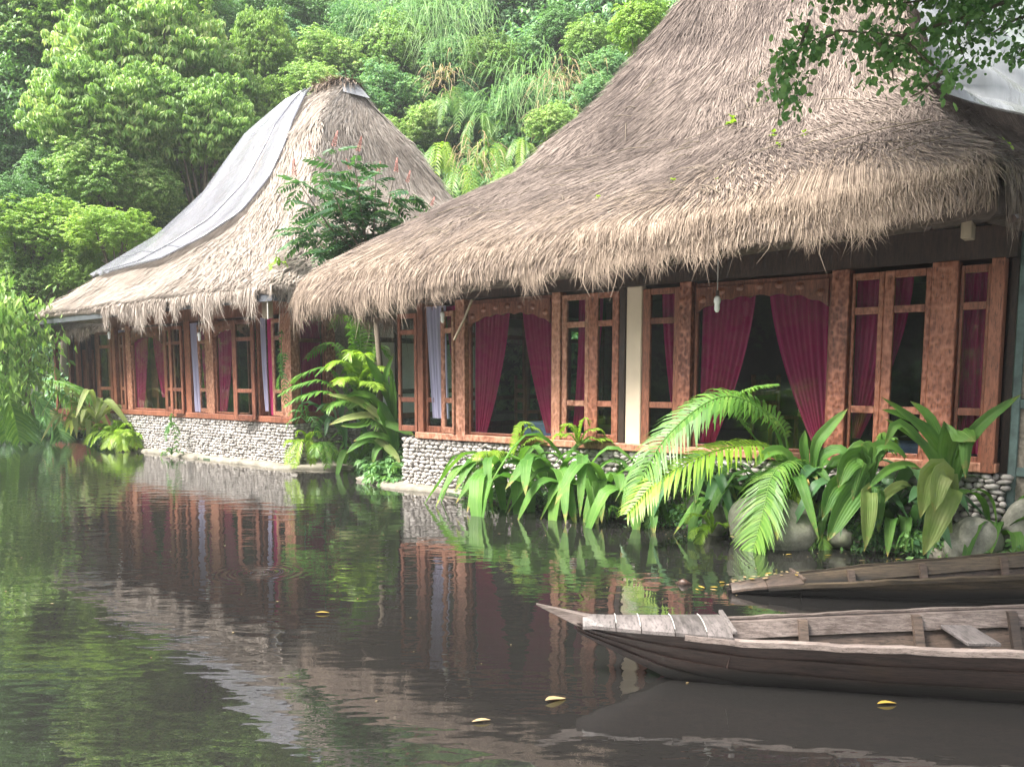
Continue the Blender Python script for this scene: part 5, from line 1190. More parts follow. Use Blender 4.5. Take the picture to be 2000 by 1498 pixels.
# ferns
def fern(px, py, z, tips, label, Y=None, mat='lf_fern', ll=.12, lw=.020, pairs=24, group=None, name='fern', seed=0, cat='fern', rise=1.0):
    b = onz(px, py, z) if Y is None else at(px, py, Y); o = empty(name, b, 0, label=label, cat=cat, group=group)
    for k, (x, y, d) in enumerate(tips):
        e = at(x, y, b[1]+d); md = (b+e)/2; md[2] = max(b[2], e[2])+rise*.12*np.linalg.norm(e-b)+.03; q = .6*e+.4*md; q[2] = (md[2]+e[2])/2+.04*rise
        frond(o, [np.zeros(3), (md-b)*.55+np.array([0, 0, .05]), md-b, q-b, e-b], mat, ll, lw=lw, pairs=pairs, seed=seed*17+k, bare=.12)
    return o
fern(1000, 900, .55, [(922, 962, -.4), (938, 968, -.5), (950, 900, -.2), (1060, 850, 0), (1085, 870, 0), (1040, 840, .1), (925, 900, -.3)], 'lime green fern arching down at the near corner of the pebble wall', mat='lf_lime', ll=.20, pairs=38, seed=1, Y=10.8)
fern(1130, 870, .5, [(1080, 860, 0), (1180, 850, 0), (1150, 830, 0), (1100, 840, .1), (1200, 870, 0)], 'yellowish fern between strap leaves below the narrow windows of the near hut', mat='lf_lime', ll=.14, pairs=30, seed=2, Y=10.1)
fern(1290, 1005, .10, [(1240, 1025, -.2), (1265, 1035, -.3), (1330, 1020, -.2), (1350, 1000, -.1), (1300, 975, 0), (1220, 1000, 0), (1375, 1010, -.2)], 'low fern at the waterline under the big feather fronds', ll=.10, seed=3)
fern(1590, 1050, .08, [(1575, 1085, -.2), (1610, 1075, -.2), (1625, 1045, 0), (1560, 1060, -.1)], 'small fern at the water edge between boulder and broad leaved plant', ll=.10, seed=4)
fern(1390, 1040, .08, [(1350, 1050, -.2), (1430, 1035, 0), (1380, 1010, 0), (1365, 1065, -.2), (1340, 1020, -.1)], 'small bright fern beside the reddish debris by the boulder', ll=.09, mat='lf_lime', seed=5)
fern(1720, 900, .55, [(1680, 880, 0), (1750, 870, 0), (1720, 860, 0), (1765, 895, -.1)], 'small fern under the hammered window sill', ll=.10, seed=6, Y=7.9)
# between the huts
Yt = 14.2
fern(715, 830, .6, [(560, 790, -.4), (570, 745, 0), (548, 770, -.2), (600, 700, .3), (650, 640, .3), (690, 650, .3), (760, 700, .2), (640, 800, -.4), (700, 790, -.5), (745, 830, -.4), (620, 730, -.2), (770, 770, 0)],
     'large spreading tree fern between the two huts', Y=Yt, ll=.36, lw=.045, pairs=34, seed=7, name='tree_fern')
fern(700, 760, .6, [(640, 720, -.3), (680, 700, -.2), (720, 705, -.3), (760, 730, -.2), (660, 750, -.5), (740, 760, -.5)], 'fern with curled pale frond tips above the large tree fern', Y=14.0, ll=.26, lw=.04, pairs=28, mat='lf_lime', seed=8)
fern(600, 870, .3, [(560, 905, -.3), (555, 870, -.2), (625, 852, -.1), (580, 850, 0), (575, 912, -.4), (610, 905, -.2)], 'small bright fern growing from the right end of the left pebble wall', Y=14.6, ll=.16, lw=.03, pairs=20, seed=9, mat='lf_lime')
fern(625, 875, .3, [(660, 905, -.3), (640, 912, -.4), (650, 880, -.1), (615, 890, -.3)], 'small bright fern hanging over the ledge right of the left pebble wall', Y=14.6, ll=.16, lw=.03, pairs=20, seed=10)
fern(600, 825, .3, [(560, 835, -.1), (640, 845, 0), (590, 800, 0), (620, 850, -.2), (565, 810, 0)], 'dark finger leaved climber on the left hut corner post', Y=14.5, ll=.14, lw=.03, pairs=10, mat='lf_mid', seed=11, name='climber', cat='plant')
fern(550, 740, .3, [(552, 660, 0), (545, 700, 0), (560, 700, -.1), (545, 760, 0), (558, 790, -.1)], 'thin leafy climber beside the left hut corner casement', Y=14.4, ll=.12, lw=.03, pairs=10, mat='lf_mid', seed=12, name='climber', cat='plant')
b = onz(775, 915, .12); o = empty('blade_plant', b, 0, label='tall plant of long narrow blades at the left corner of the near hut', cat='plant')
for k, (pts, wpx) in enumerate([([(775, 900), (768, 800), (740, 740), (712, 692)], 20), ([(772, 900), (770, 810), (768, 760), (762, 715)], 12), ([(775, 905), (755, 830), (700, 785), (638, 770)], 16), ([(775, 905), (770, 850), (745, 800), (736, 786)], 26),
    ([(775, 905), (740, 820), (690, 815), (642, 830)], 16), ([(775, 905), (745, 828), (700, 832), (665, 832)], 14), ([(775, 905), (735, 815), (760, 825), (812, 852)], 20), ([(775, 905), (730, 862), (700, 868), (676, 886)], 14), ([(775, 905), (735, 855), (765, 880), (782, 905)], 16),
    ([(775, 905), (760, 860), (725, 850), (690, 862)], 14), ([(775, 905), (752, 872), (735, 880), (728, 906)], 14), ([(775, 905), (775, 850), (790, 840), (808, 850)], 14), ([(775, 905), (740, 790), (700, 770), (672, 778)], 14), ([(775, 905), (762, 780), (752, 740), (770, 690)], 14)]):
    strap(o, [at(x, y, b[1]-.1*i)-b for i, (x, y) in enumerate(pts)], wpx*b[1]/FPX, 'lf_broad_pale' if k in (2, 4, 8) else 'lf_broad', seed=90+k, face=(0, -.8, .6))
rosette(700, 905, .12, 12, .9, 'shaded leafy clump on the ledge between the huts', seed=11, az=(0, 6.28), group=None, Y=None)
rosette(740, 880, .2, 14, 1.0, 'dense grassy clump behind the narrow blades at the near hut left corner', seed=12, az=(0, 6.28), group=None)
rosette(665, 850, .3, 12, 1.0, 'dark leafy clump against the recessed wall between the huts', seed=13, group=None, Y=14.9, mat='lf_dark')
# left hut end
rosette(190, 825, .3, 16, 1.25, 'light green strap leaved clump at the left end of the left pebble wall', seed=14, group=None, Y=19.3, mat='lf_broad_pale', var=[0, 1, 3, 5])
rosette(160, 838, .2, 12, 1.1, 'second light strap leaved clump overhanging the water left of the left hut', seed=15, group=None, Y=19.6, mat='lf_broad_pale', var=[0, 3, 4])
fern(235, 855, .2, [(180, 868, -.3), (200, 850, 0), (225, 830, 0), (260, 835, 0), (285, 855, -.2), (270, 873, -.4), (240, 878, -.5), (210, 872, -.4), (215, 840, .1), (250, 850, -.5)], 'feathery yellow green fern bush before the left pebble wall', Y=18.9, ll=.26, lw=.05, pairs=22, mat='lf_lime', seed=13, name='fern_bush')
fern(205, 850, .2, [(170, 865, -.3), (190, 835, 0), (240, 870, -.4), (215, 878, -.4)], 'small bright fern left of the feathery fern bush', Y=19.2, ll=.22, lw=.05, pairs=18, mat='lf_lime', seed=14)
fern(335, 835, .3, [(325, 860, -.1), (345, 880, -.15), (338, 815, 0), (350, 850, 0), (328, 845, -.1)], 'little weed growing out of the left pebble wall', Y=17.2, ll=.09, lw=.04, pairs=8, mat='lf_mid', seed=15, name='weed', cat='weed')
fern(335, 888, .1, [(315, 890, 0), (360, 888, 0), (345, 880, 0), (328, 880, 0)], 'flat weed on the concrete ledge below the left pebble wall', Y=17.2, ll=.08, lw=.04, pairs=8, mat='lf_mid', seed=16, name='weed', cat='weed')
b = at(45, 745, 21.0); o = empty('feather_palm', b, 0, label='palm with long feather fronds dipping to the water left of the far hut', cat='palm')
for k, (pts, mt) in enumerate([([(60, 745), (110, 745), (150, 760), (190, 790)], 'lf_fern'), ([(60, 745), (120, 770), (160, 810), (188, 862)], 'lf_fern'), ([(60, 745), (80, 790), (110, 830), (118, 858)], 'lf_mid'), ([(60, 745), (40, 790), (50, 830), (55, 860)], 'lf_mid'), ([(60, 745), (30, 740), (0, 760), (-20, 800)], 'lf_mid')]):
    frond(o, [at(x, y, 21.0-.1*i)-b for i, (x, y) in enumerate(pts)], mt, .58, lw=.05, pairs=46, seed=120+k, hang=.6)
MB().tube([(0, .3, -1.0), (0, .15, -.5), (0, 0, .03)], [.10, .09, .06], 7).build('stem', M['bark'], o)
b = at(-30, 700, 19.5); o = empty('feather_palm', b, 0, label='palm frond hanging down at the extreme left edge above the water', cat='palm')
for k, pts in enumerate([[(-30, 700), (0, 740), (25, 800), (38, 862)], [(-30, 700), (-20, 760), (5, 820), (12, 858)], [(-30, 700), (-40, 760), (-60, 820)]]):
    frond(o, [at(x, y, 19.5-.1*i)-b for i, (x, y) in enumerate(pts)], 'lf_fern', .55, lw=.05, pairs=46, seed=130+k, hang=.5)
# hillside ferns and tall grass
for k, (px, py, Y, s_, mt, lab) in enumerate([
    (760, 330, 27, 1, 'lf_lime', 'hanging lime fern low on the slope right of the left hut roof'), (860, 300, 27, 1.1, 'lf_lime', 'lime fern clump in the lower middle of the slope'), (905, 350, 26.5, 1.1, 'lf_lime', 'lime fern clump directly over the near hut roof edge'),
    (880, 190, 29, 1.0, 'lf_fern', 'arching green fern high on the slope'), (960, 300, 27, 1.0, 'lf_lime', 'lime fern clump beside the dry hanging grass'), (820, 380, 26.5, 1.0, 'lf_lime', 'lowest lime fern beside the left hut roof corner'), (940, 240, 28.5, .8, 'lf_fern', 'fern under the pale grass tuft'), (1020, 290, 27, .8, 'lf_lime', 'small lime fern right of the middle of the slope')]):
    b = at(px, py, Y); o = empty('hillside_fern', b, 0, label=lab, cat='fern'); r_ = np.random.default_rng(200+k)
    for j in range(9):
        a = math.pi*(1.05+.9*j/8)+r_.normal(0, .35); L = 1.7*s_*r_.uniform(.45, 1.15); dx, dy = math.cos(a)*L*.55, math.sin(a)*L*.45-.3
        frond(o, [(0, 0, 0), (dx*.35, dy*.4, .12*s_+r_.normal(0, .1)), (dx*.65, dy*.8, -L*.25), (dx*.8+r_.normal(0, .1), dy, -L*.75)], mt if r_.uniform() < .5 else 'lf_fern', .26*s_, lw=.05, pairs=18, seed=300+k*9+j)
def grass(px, py, Y, n, L, mat, label, seed, name='tall_grass', droop=1.0, spread=.4):
    L = L*.62; n = int(n*.7)
    r = np.random.default_rng(seed); b = at(px, py, Y); o = empty(name, b, 0, label=label, cat='grass'); a = r.uniform(0, 2*np.pi, n); K = 6
    dx = np.cos(a)*r.uniform(.1, 1, n)*spread; dy = -np.abs(np.sin(a))*r.uniform(.1, 1, n)*spread*1.2-.2; ln = L*r.uniform(.6, 1.1, n); P = np.zeros((n, K, 3))
    for k in range(K):
        q = k/(K-1); P[:, k, 0] = dx*.3+dx*q*1.6; P[:, k, 1] = dy*q*1.5; P[:, k, 2] = ln*(.55*q-(.55+droop*.6)*q*q*1.1)+.3*ln
    wd = np.array([.8, 1, 1, .8, .5, .1])*.022; root = r.normal(0, .35*L, n); P[:, :, 0] += root[:, None]; P[:, :, 2] += r.normal(0, .35*L, n)[:, None]; P[:, :, 1] += .2; A = P.copy(); B = P.copy(); A[:, :, 0] -= wd/2; B[:, :, 0] += wd/2
    V = np.stack([A, B], 2).reshape(-1, 3); base = (np.arange(n)*K*2)[:, None]; F = np.concatenate([base+np.array([2*k, 2*k+1, 2*k+3, 2*k+2]) for k in range(K-1)])
    obj('blades', mesh('blades', V, [F], M[mat]), o); return o
for k, a in enumerate([(820, 30, 30, 160, 2.2, 'lf_grass', 'long grass drooping at the top edge left of the slope centre'), (870, 70, 30, 200, 2.6, 'lf_grass', 'longest drooping grass curtain at the top of the slope'), (930, 20, 30.5, 160, 2.2, 'lf_grass', 'drooping grass at the top edge right of the long curtain'),
    (865, 165, 28.5, 70, 1.2, 'dry', 'small tuft of pale dry grass in the middle of the slope'), (1045, 170, 28, 200, 2.4, 'lf_grass', 'upright fine grass clump before the dark hollow'), (1095, 170, 27.5, 80, 1.6, 'dry', 'dry grey tuft hanging beside the dark hollow'),
    (930, 330, 26.5, 80, 1.8, 'dry', 'dry brown straw hanging between the lime ferns'), (990, 220, 28, 120, 1.8, 'lf_grass', 'grass clump above the small lime fern'), (1075, 240, 27.5, 80, 1.4, 'dry', 'dry grass patch low in front of the hollow'), (720, 30, 31, 90, 1.8, 'lf_grass', 'thin grass high on the slope above the hut ridge')]):
    grass(*a, seed=400+k, spread=.7)
# weeds on the near thatch
def onroof(fr, rf, px, py):
    for d in np.arange(0, rf.d[-1], .02):
        p = fpx(fr, px, py, -rf.n0+d); a = (p-fr.p)@fr.u
        if p[2] < rf.zz(d, a): return p
    return p
for k, (px, py, s_, lab) in enumerate([(1430, 250, .10, 'little heart leaved seedling on the near thatch left of the hanging twig'), (1315, 370, .07, 'tiny green weed alone on the left half of the near thatch'), (1510, 275, .06, 'small weed below the hanging twig on the near thatch'), (1168, 398, .05, 'tiny weed low on the near thatch'), (1570, 275, .06, 'tiny weed right of the hanging twig on the near thatch'), (1400, 368, .05, 'speck of weed in the middle of the near thatch'), (1520, 300, .06, 'faint weed patch under the twig on the near thatch')]):
    p = onroof(NEAR, RN, px, py); o = empty('roof_weed', p, 0, label=lab, cat='weed')
    V, F = whorl(7, s_, .8, -.3, 500+k); V2, F2 = whorl(5, s_*.8, .8, -.8, 510+k); V, F = merge([(V, F), (V2+np.array([0, 0, s_*.6]), F2)]); obj('leaves', mesh('leaves', V+np.array([0, 0, .05]), F, M['lf_lime']), o)
V, F = merge([scatter(*SPR['fine'][k], np.stack([np.random.default_rng(k).uniform(7.0, 7.6, 8), np.random.default_rng(k+9).uniform(.2, 4, 8), np.full(8, 0.)], 1), rotmats(np.arange(8.), np.zeros(8), np.zeros(8)), np.full((8, 3), .6)) for k in range(2)])
ins = 7.7-V[:, 0]; V[:, 0] += .26*(V[:, 1]+1-np.interp(ins, RN.iR, RN.d)); V[:, 2] += np.interp(np.interp(ins, RN.iR, RN.d), RN.d, RN.z)+.08
o = obj('moss_weeds', mesh('moss_weeds', V, F, M['lf_lime']), loc=NEAR.p, label='green weeds sprouting along the right slope of the near thatch under the clear plastic', kind='stuff'); o.rotation_euler.z = NEAR.th
fern(545, 520, 0, [(530, 525, -.1), (560, 520, 0), (540, 510, 0)], 'weed sprouting on the left hut eave corner by the drain pipe', Y=13.7, ll=.10, lw=.04, pairs=8, mat='lf_lime', seed=44, name='roof_weed', cat='weed')
# ground litter and low cover on the near bank
def scatter_bank(n, xr, vr, kind, mat, sc, seed, name, label):
    r = np.random.default_rng(seed); x = r.uniform(*xr, n); y = shoreY(x)+r.uniform(*vr, n)
    # keep off the hut floors
    q = np.stack([x, y, np.zeros(n)], 1)
    ok = np.ones(n, bool)
    for fr, (a0, a1) in ((NEAR, (0, 8)), (LEFT, (-7, .2))):
        a = (q-fr.p)@fr.u; bb = (q-fr.p)@fr.w; ok &= ~((a > a0-.05) & (a < a1) & (bb > -.12) & (bb < 9))
    q = q[ok]; q[:, 2] = ground(q[:, 0], q[:, 1])+.04; n = len(q); v = r.integers(0, 4, n); parts = []
    for k in range(4):
        m_ = v == k; parts.append(scatter(*SPR[kind][k], q[m_], rotmats(r.uniform(0, 6.3, m_.sum()), r.normal(0, .3, m_.sum()), r.normal(0, .3, m_.sum())), sc*r.uniform(.6, 1.2, m_.sum())[:, None]*np.ones((1, 3))))
    V, F = merge(parts); obj(name, mesh(name, V, F, M[mat]), kind='stuff', label=label)
scatter_bank(900, (-.6, 6), (.02, .6), 'fine', 'lf_mid', .75, 61, 'bank_ground_cover', 'low green ground cover along the near bank')
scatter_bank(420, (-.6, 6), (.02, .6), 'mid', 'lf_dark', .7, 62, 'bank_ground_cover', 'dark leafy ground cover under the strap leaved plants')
scatter_bank(500, (-2.9, -1.6), (.1, 4.5), 'mid', 'lf_mid', 1.0, 63, 'bank_ground_cover', 'leafy ground cover between the huts')
scatter_bank(900, (-20, -9.5), (-.1, 3), 'mid', 'lf_dark', 1.2, 64, 'bank_ground_cover', 'shaded ground cover on the far left bank')
def slope_cover(n, xr, yr, zf, seed, label):
    r = np.random.default_rng(seed); x = r.uniform(*xr, n); y = r.uniform(*yr, n); q = np.stack([x, y, zf(x, y)+r.uniform(0, .8, n)], 1); v = r.integers(0, 4, n); parts = []
    for k in range(4):
        m_ = v == k; parts.append(scatter(*SPR['mid'][k], q[m_], rotmats(r.uniform(0, 6.3, m_.sum()), r.normal(0, .4, m_.sum()), r.normal(0, .4, m_.sum())), 3.0*r.uniform(.6, 1.3, m_.sum())[:, None]*np.ones((1, 3))))
    V, F = merge(parts); obj('slope_undergrowth', mesh('slope_undergrowth', V, F, M['lf_far']), kind='stuff', label=label)
slope_cover(2600, (-34, -17.5), (-20, 20), lambda x, y: np.where(y > shoreY(x), ground(x, y), .3), 65, 'undergrowth on the slope left of the pond outside the picture')
slope_cover(1800, (-32, 20), (-34, -19), lambda x, y: .3+(-18-y)*.75, 66, 'undergrowth on the slope behind the viewer')
def grasstuft(px, py, seed, label):
    r = np.random.default_rng(seed); b = onz(px, py, .06); o = empty('grass_tuft', b, 0, label=label, cat='grass')
    for k in range(12):
        a = r.uniform(0, 6.28); L = r.uniform(.14, .3); strap(o, [(0, 0, 0), (.03*math.cos(a), .03*math.sin(a), L*.6), (L*.5*math.cos(a), L*.5*math.sin(a)-.05, L*.5), (L*.7*math.cos(a), L*.7*math.sin(a)-.08, L*.1)], .016, 'lf_broad', seed=seed+k, name='blade', n=5)
grasstuft(1190, 1012, 700, 'grass tuft at the waterline left of the big feather fronds'); grasstuft(1085, 990, 710, 'grass tuft at the waterline below the second strap leaved clump'); grasstuft(1780, 1075, 720, 'grass tuft beside the pale hanging leaves at the waterline')

# --- trees on the opposite bank behind the camera (seen in the window glass) --------
for k, (x, y, R_, mt, lab) in enumerate(((-25, 13.5, 4.6, 'lf_mid', 'nearest the hanging branch'), (-25, 7.5, 5.2, 'lf_bright', 'second from the hanging branch'), (-23, 3, 5.6, 'lf_mid', 'third from the hanging branch'), (-24, -3, 5.6, 'lf_far', 'fourth from the hanging branch'), (-24, -9, 5.8, 'lf_mid', 'fifth from the hanging branch'), (-24, -15, 6, 'lf_dark', 'last of the row'), (-18, -24, 6.2, 'lf_mid', 'at the corner of the pond'), (-8, -26, 6.2, 'lf_far', 'straight behind the viewer'), (4, -25, 6.2, 'lf_mid', 'behind the viewer to the right'), (-13, -22, 6, 'lf_far', 'between the pond corner and the viewer'))):
    tree('left_bank_tree', np.array([x, y, R_*1.15]), R_, 'mid', MID, mt, 'leafy tree on the left bank outside the picture, '+lab, group='trees round the rest of the pond', base=(x, y, .3))

# ================================================================ rocks
def rock(px, py, z, rx, ry, rz_, label, seed, dz=0):
    import bmesh
    bm = bmesh.new(); bmesh.ops.create_icosphere(bm, subdivisions=4, radius=1); r = np.random.default_rng(seed); ph = r.uniform(0, 6, 9)
    for v in bm.verts:
        c = v.co; f = 1+.08*math.sin(c.x*2.1+ph[0])*math.sin(c.y*2.4+ph[1])+.06*math.sin(c.z*3.3+ph[2]+c.x*2)+.025*math.sin(c.x*7+ph[3])*math.sin(c.z*6+ph[4])*math.sin(c.y*7+ph[5])
        v.co = Vector((c.x*f*rx, c.y*f*ry, c.z*f*rz_))
    me = bpy.data.meshes.new('boulder'); bm.to_mesh(me); bm.free(); me.materials.append(M['rock'])
    for p in me.polygons: p.use_smooth = True
    b = onz(px, py, z); o = obj('boulder', me, loc=(b[0], b[1]+ry*.25, z+rz_*.45+dz), label=label, cat='boulder'); o.rotation_euler.z = r.uniform(-.4, .4); return o
rock(1505, 1062, .02, .42, .30, .33, 'smooth grey green boulder at the water behind the hanging feather frond', 1)
rock(1905, 1090, .02, .25, .22, .23, 'round mossy speckled boulder left of the larger one at the right edge', 2)
rock(2010, 1088, .02, .28, .24, .34, 'large pale boulder cut by the right edge above the far boat', 3)
rock(1362, 1010, .1, .12, .12, .26, 'upright brown stone beside the feather plant', 4)
rock(1402, 1035, .05, .15, .14, .17, 'small round brown stone stained reddish left of the smooth boulder', 5)
rock(1640, 1060, .05, .16, .14, .10, 'low flat stone under the broad hanging leaves', 6)
rock(785, 925, .03, .22, .2, .08, 'flat pale stone on the ledge at the near pebble wall corner', 7)
rock(742, 935, .0, .22, .16, .05, 'flat stone slab dipping into the water at the near hut corner', 8)
rock(1745, 1060, .05, .14, .14, .09, 'small stone on the bank left of the pale hanging leaves', 9)
rock(695, 895, .1, .16, .14, .09, 'pale stone on the ledge between the huts', 10)

# ================================================================ boats
def boat(loc, rz, L, wx, w, gx, g, bx, b_, flare, mats, label, deck, ribs, tilt=0, stem=True, thwarts=(), stringer=True):
    o = empty('wooden_boat', loc, rz, label=label, cat='boat', group=None); o.rotation_euler.x = tilt
    W = lambda x: np.interp(x, wx, w); Gz = lambda x: np.interp(x, gx, g); Bz = lambda x: np.interp(x, bx, b_)
    n = 60; X = np.linspace(0, L, n)
    hull_m, in_m, deck_m, rim_m = mats
    # outer skin as strakes, each a plank of its own
    ns = 4; q = np.linspace(0, 1, ns+1)
    def sec(x, t_, sgn, inset=0.0):
        hw = max(W(x)-inset, .004); fl = min(flare, hw*.8); y = hw-fl*(t_**1.3); z = Gz(x)+(Bz(x)-Gz(x))*t_; return (x, sgn*y, z)
    for sgn in (-1, 1):
        for k in range(ns):
            rows = []
            for j, t_ in enumerate(np.linspace(q[k], q[k+1], 4)):
                rows.append([np.array(sec(x, t_, sgn))+np.array([0, sgn*(.012-.010*j/3+.003*math.sin(x*9+k)), 0]) for x in X])
            inner = [[np.array(sec(x, t_, sgn, .018)) for x in X] for t_ in (q[k+1], q[k])]
            Gq = np.array(rows+inner+rows[:1]); MB().grid(Gq if sgn > 0 else Gq[::-1]).build('plank', hull_m, o)
    bot = np.array([[np.array(sec(x, 1, s_, .0))+np.array([0, 0, 0]) for x in X] for s_ in (-1, 1)]); MB().grid(bot).build('bottom', hull_m, o)
    for sgn in (-1, 1):   # inner lining
        Gq = np.array([[np.array(sec(x, t_, sgn, .024)) for x in X] for t_ in np.linspace(.04, .95, 5)]); MB().grid(Gq).build('lining', in_m, o)
    fl_ = np.array([[np.array(sec(x, .93, s_, .03)) for x in X[5:]] for s_ in (-1, 0, 1)]); MB().grid(fl_).build('floor_boards', hull_m, o)
    for sgn in (-1, 1):   # gunwale cap and the inner upper board
        x0 = deck[1]; xs_ = np.linspace(x0-.25 if sgn < 0 else x0, L, 44); out_ = []
        for (yy, zz_) in ((.022, -.022), (.024, .006), (-.014, .010), (-.016, -.022)):
            out_.append([(x, sgn*(W(x)+yy), Gz(x)+zz_+.003*math.sin(x*13)+.002*math.sin(x*37)) for x in xs_])
        Gq = np.array(out_+out_[:1]); MB().grid(Gq if sgn < 0 else Gq[::-1]).build('gunwale', rim_m, o)
        Gq = np.array([[(x, sgn*(W(x)-.020-a_), Gz(x)-b__) for x in xs_] for a_, b__ in ((0, .006), (.024, .008), (.062, .092), (.045, .098))]); MB().grid(Gq).build('inner_wale', rim_m, o)
    for k, (x0, x1) in enumerate(deck[2]):   # fore deck boards
        nn = 4; Gt = np.array([[(x, y, max(Gz(x), 0)+.022+.02*(1-(y/max(W(x), .03))**2)+random.uniform(-.001, .001)) for y in np.linspace(-W(x)-.02, W(x)+.02, 7)] for x in np.linspace(x0, x1, nn)])
        Gl = Gt.copy(); Gl[:, :, 2] -= .018; mb = MB(); mb.grid(Gt[::-1]); mb.grid(Gl)
        ed = np.concatenate([Gt[0], Gt[1:, -1], Gt[-1][::-1][1:], Gt[::-1, 0][1:]]); el = ed.copy(); el[:, 2] -= .018; mb.grid(np.array([ed, el]))
        d_ = mb.build('deck_board', deck_m, o); d_.rotation_euler.x = random.uniform(-.01, .01)
    xd = deck[1]; mb = MB(); wv = W(xd); mb.grid(np.array([[(xd+.0, -wv*.95, Gz(xd)+.03), (xd, wv*.95, Gz(xd)+.03)], [(xd-.03, -wv*.9, Gz(xd)-.16), (xd-.03, wv*.9, Gz(xd)-.16)]])); mb.build('deck_bulkhead', hull_m, o)
    mb = MB(); mb.box(xd-.012, xd+.012, -wv, wv, Gz(xd)+.03, Gz(xd)+.05); bevel(mb.build('deck_beam', deck_m, o), .003)
    for x in ribs:
        for sgn in (-1, 1):
            P = [np.array(sec(x, t_, sgn, .045)) for t_ in (0.02, .5, .93)]; mb = MB()
            for a, c in zip(P[:-1], P[1:]):
                V = [];
                for p_ in (a, c): V += [p_+np.array([-.024, 0, 0]), p_+np.array([.024, 0, 0]), p_+np.array([.024, -sgn*.035, 0]), p_+np.array([-.024, -sgn*.035, 0])]
                mb.add(V, [[0, 1, 5, 4], [1, 2, 6, 5], [2, 3, 7, 6], [3, 0, 4, 7], [0, 3, 2, 1], [4, 5, 6, 7]])
            mb.build('rib', in_m, o)
    if stringer:
        for sgn in (-1, 1): MB().tube([np.array(sec(x, .55, sgn, .085)) for x in np.linspace(ribs[1], L-.3, 12)], .014, 4).build('stringer', in_m, o)
    for x, wd, mt in thwarts:
        hw = W(x)*.35; mb = MB(); mb.box(x-wd/2, x+wd/2, -hw*.2, hw*2.2, Gz(x)-.085, Gz(x)-.065); t_ = bevel(mb.build('seat_board', mt, o), .004)
    # frayed strap across the gunwale
    if stem:
        G0 = float(Gz(0)); mb = MB(); V = []
        for (x, z, hw) in ((.16, G0-.10, .035), (.02, G0-.03, .03), (-.22, G0+.085, .006)):
            V += [(x, -hw, z), (x, hw, z), (x, hw*.8, z+(.12 if x > .1 else .075 if x > 0 else .012)), (x, -hw*.8, z+(.12 if x > .1 else .075 if x > 0 else .012))]
        mb.add(V, [[0, 1, 2, 3], [8, 11, 10, 9]]+[[i, i+4, (i+1) % 4+4, (i+1) % 4] for i in range(4)]+[[4+i, 8+i, 8+(i+1) % 4, 4+(i+1) % 4] for i in range(4)]); bevel(mb.build('stem_post', rim_m, o), .004)
    return o
ang = math.radians(-3.5)
b1 = boat((.35, 4.44, 0), ang, 4.6, [0, .12, .35, .9, 1.5, 2.4, 3.4, 4.6], [.02, .075, .13, .215, .31, .425, .45, .32], [0, .3, .9, 2.4, 4.6], [.30, .285, .27, .30, .36], [0, .25, .5, .9, 1.6, 4, 4.6], [.24, .12, .0, -.09, -.13, -.13, .1], .22,
     (M['boat'], M['boatin'], M['boatdeck'], M['boatrim']), 'nearest long dark wooden boat with pointed upturned bow and boarded fore deck', (0, .80, [(.03, .20), (.205, .33), (.335, .50), (.505, .66), (.665, .79)]), [1.25, 1.9, 2.45, 3.1, 3.8], thwarts=((2.12, .17, M['boatdeck']),))
for x in (.205, .33, .505, .665):   # pale putty lines on the deck joints
    W_ = float(np.interp(x, [0, .12, .35, .9], [.02, .075, .13, .215])); z_ = float(np.interp(x, [0, .3, .9], [.30, .285, .27]))
    MB().tube([(x, y, z_+.046-.02*(y/W_)**2*.9) for y in np.linspace(-W_*.95, W_*.9, 7)], .0026, 4).build('putty_line', M['cord'], b1)
b2 = boat((1.62, 6.22, 0), math.radians(-1.0), 4.6, [0, .2, .6, 1.2, 2.2, 3.4, 4.6], [.03, .10, .19, .26, .35, .38, .3], [0, .5, 1.2, 2.4, 4.6], [.03, .10, .16, .24, .36], [0, .6, 1.6, 4.6], [-.02, -.10, -.15, -.12], .14,
     (M['boatold'], M['boatin'], M['boatin'], M['boatold']), 'farther half sunken weathered boat with its low bow littered with leaves', (0, .52, [(.02, .26), (.265, .51)]), [.98, 1.55, 2.2, 2.9], stem=False)
# litter on and around
def fallen(p, L, w_, mat, label, rz, name='floating_leaf', group=None):
    xs_ = np.array([.0, .12, .3, .52, .74, .9, 1.0]); hw = np.array([.02, .26, .46, .5, .36, .16, .01])*w_; cz = .10*w_*np.sin(xs_*4+L*60)
    G_ = np.array([[(x-.5, e*h+.06*w_*math.sin(x*5), c+abs(e)*h*.25) for e in (-1, 0, 1)] for x, h, c in zip(xs_, hw, cz)])*L
    V = G_.reshape(-1, 3); I = np.arange(21).reshape(7, 3); F = [np.stack([I[:-1, :-1], I[1:, :-1], I[1:, 1:], I[:-1, 1:]], -1).reshape(-1, 4)]
    o = obj(name, mesh(name, V+np.array([0, 0, .004]), F, M[mat]), loc=p, label=label, cat='leaf', group=group); o.rotation_euler.z = rz; return o
fallen(onz(1732, 1374, .006), .10, .32, 'yellowleaf', 'brown yellow leaf floating beside the near boat hull', .1)
fallen(onz(630, 1197, .006), .10, .25, 'yellowleaf', 'yellow leaf floating alone in mid pond', .05)
fallen(onz(1085, 1366, .006), .12, .4, 'dry', 'pale brown curled leaf floating below the near boat bow', .5)
fallen(onz(940, 1408, .006), .09, .3, 'dry', 'dull leaf floating near the bottom edge right of centre', .2)
rr = np.random.default_rng(5)
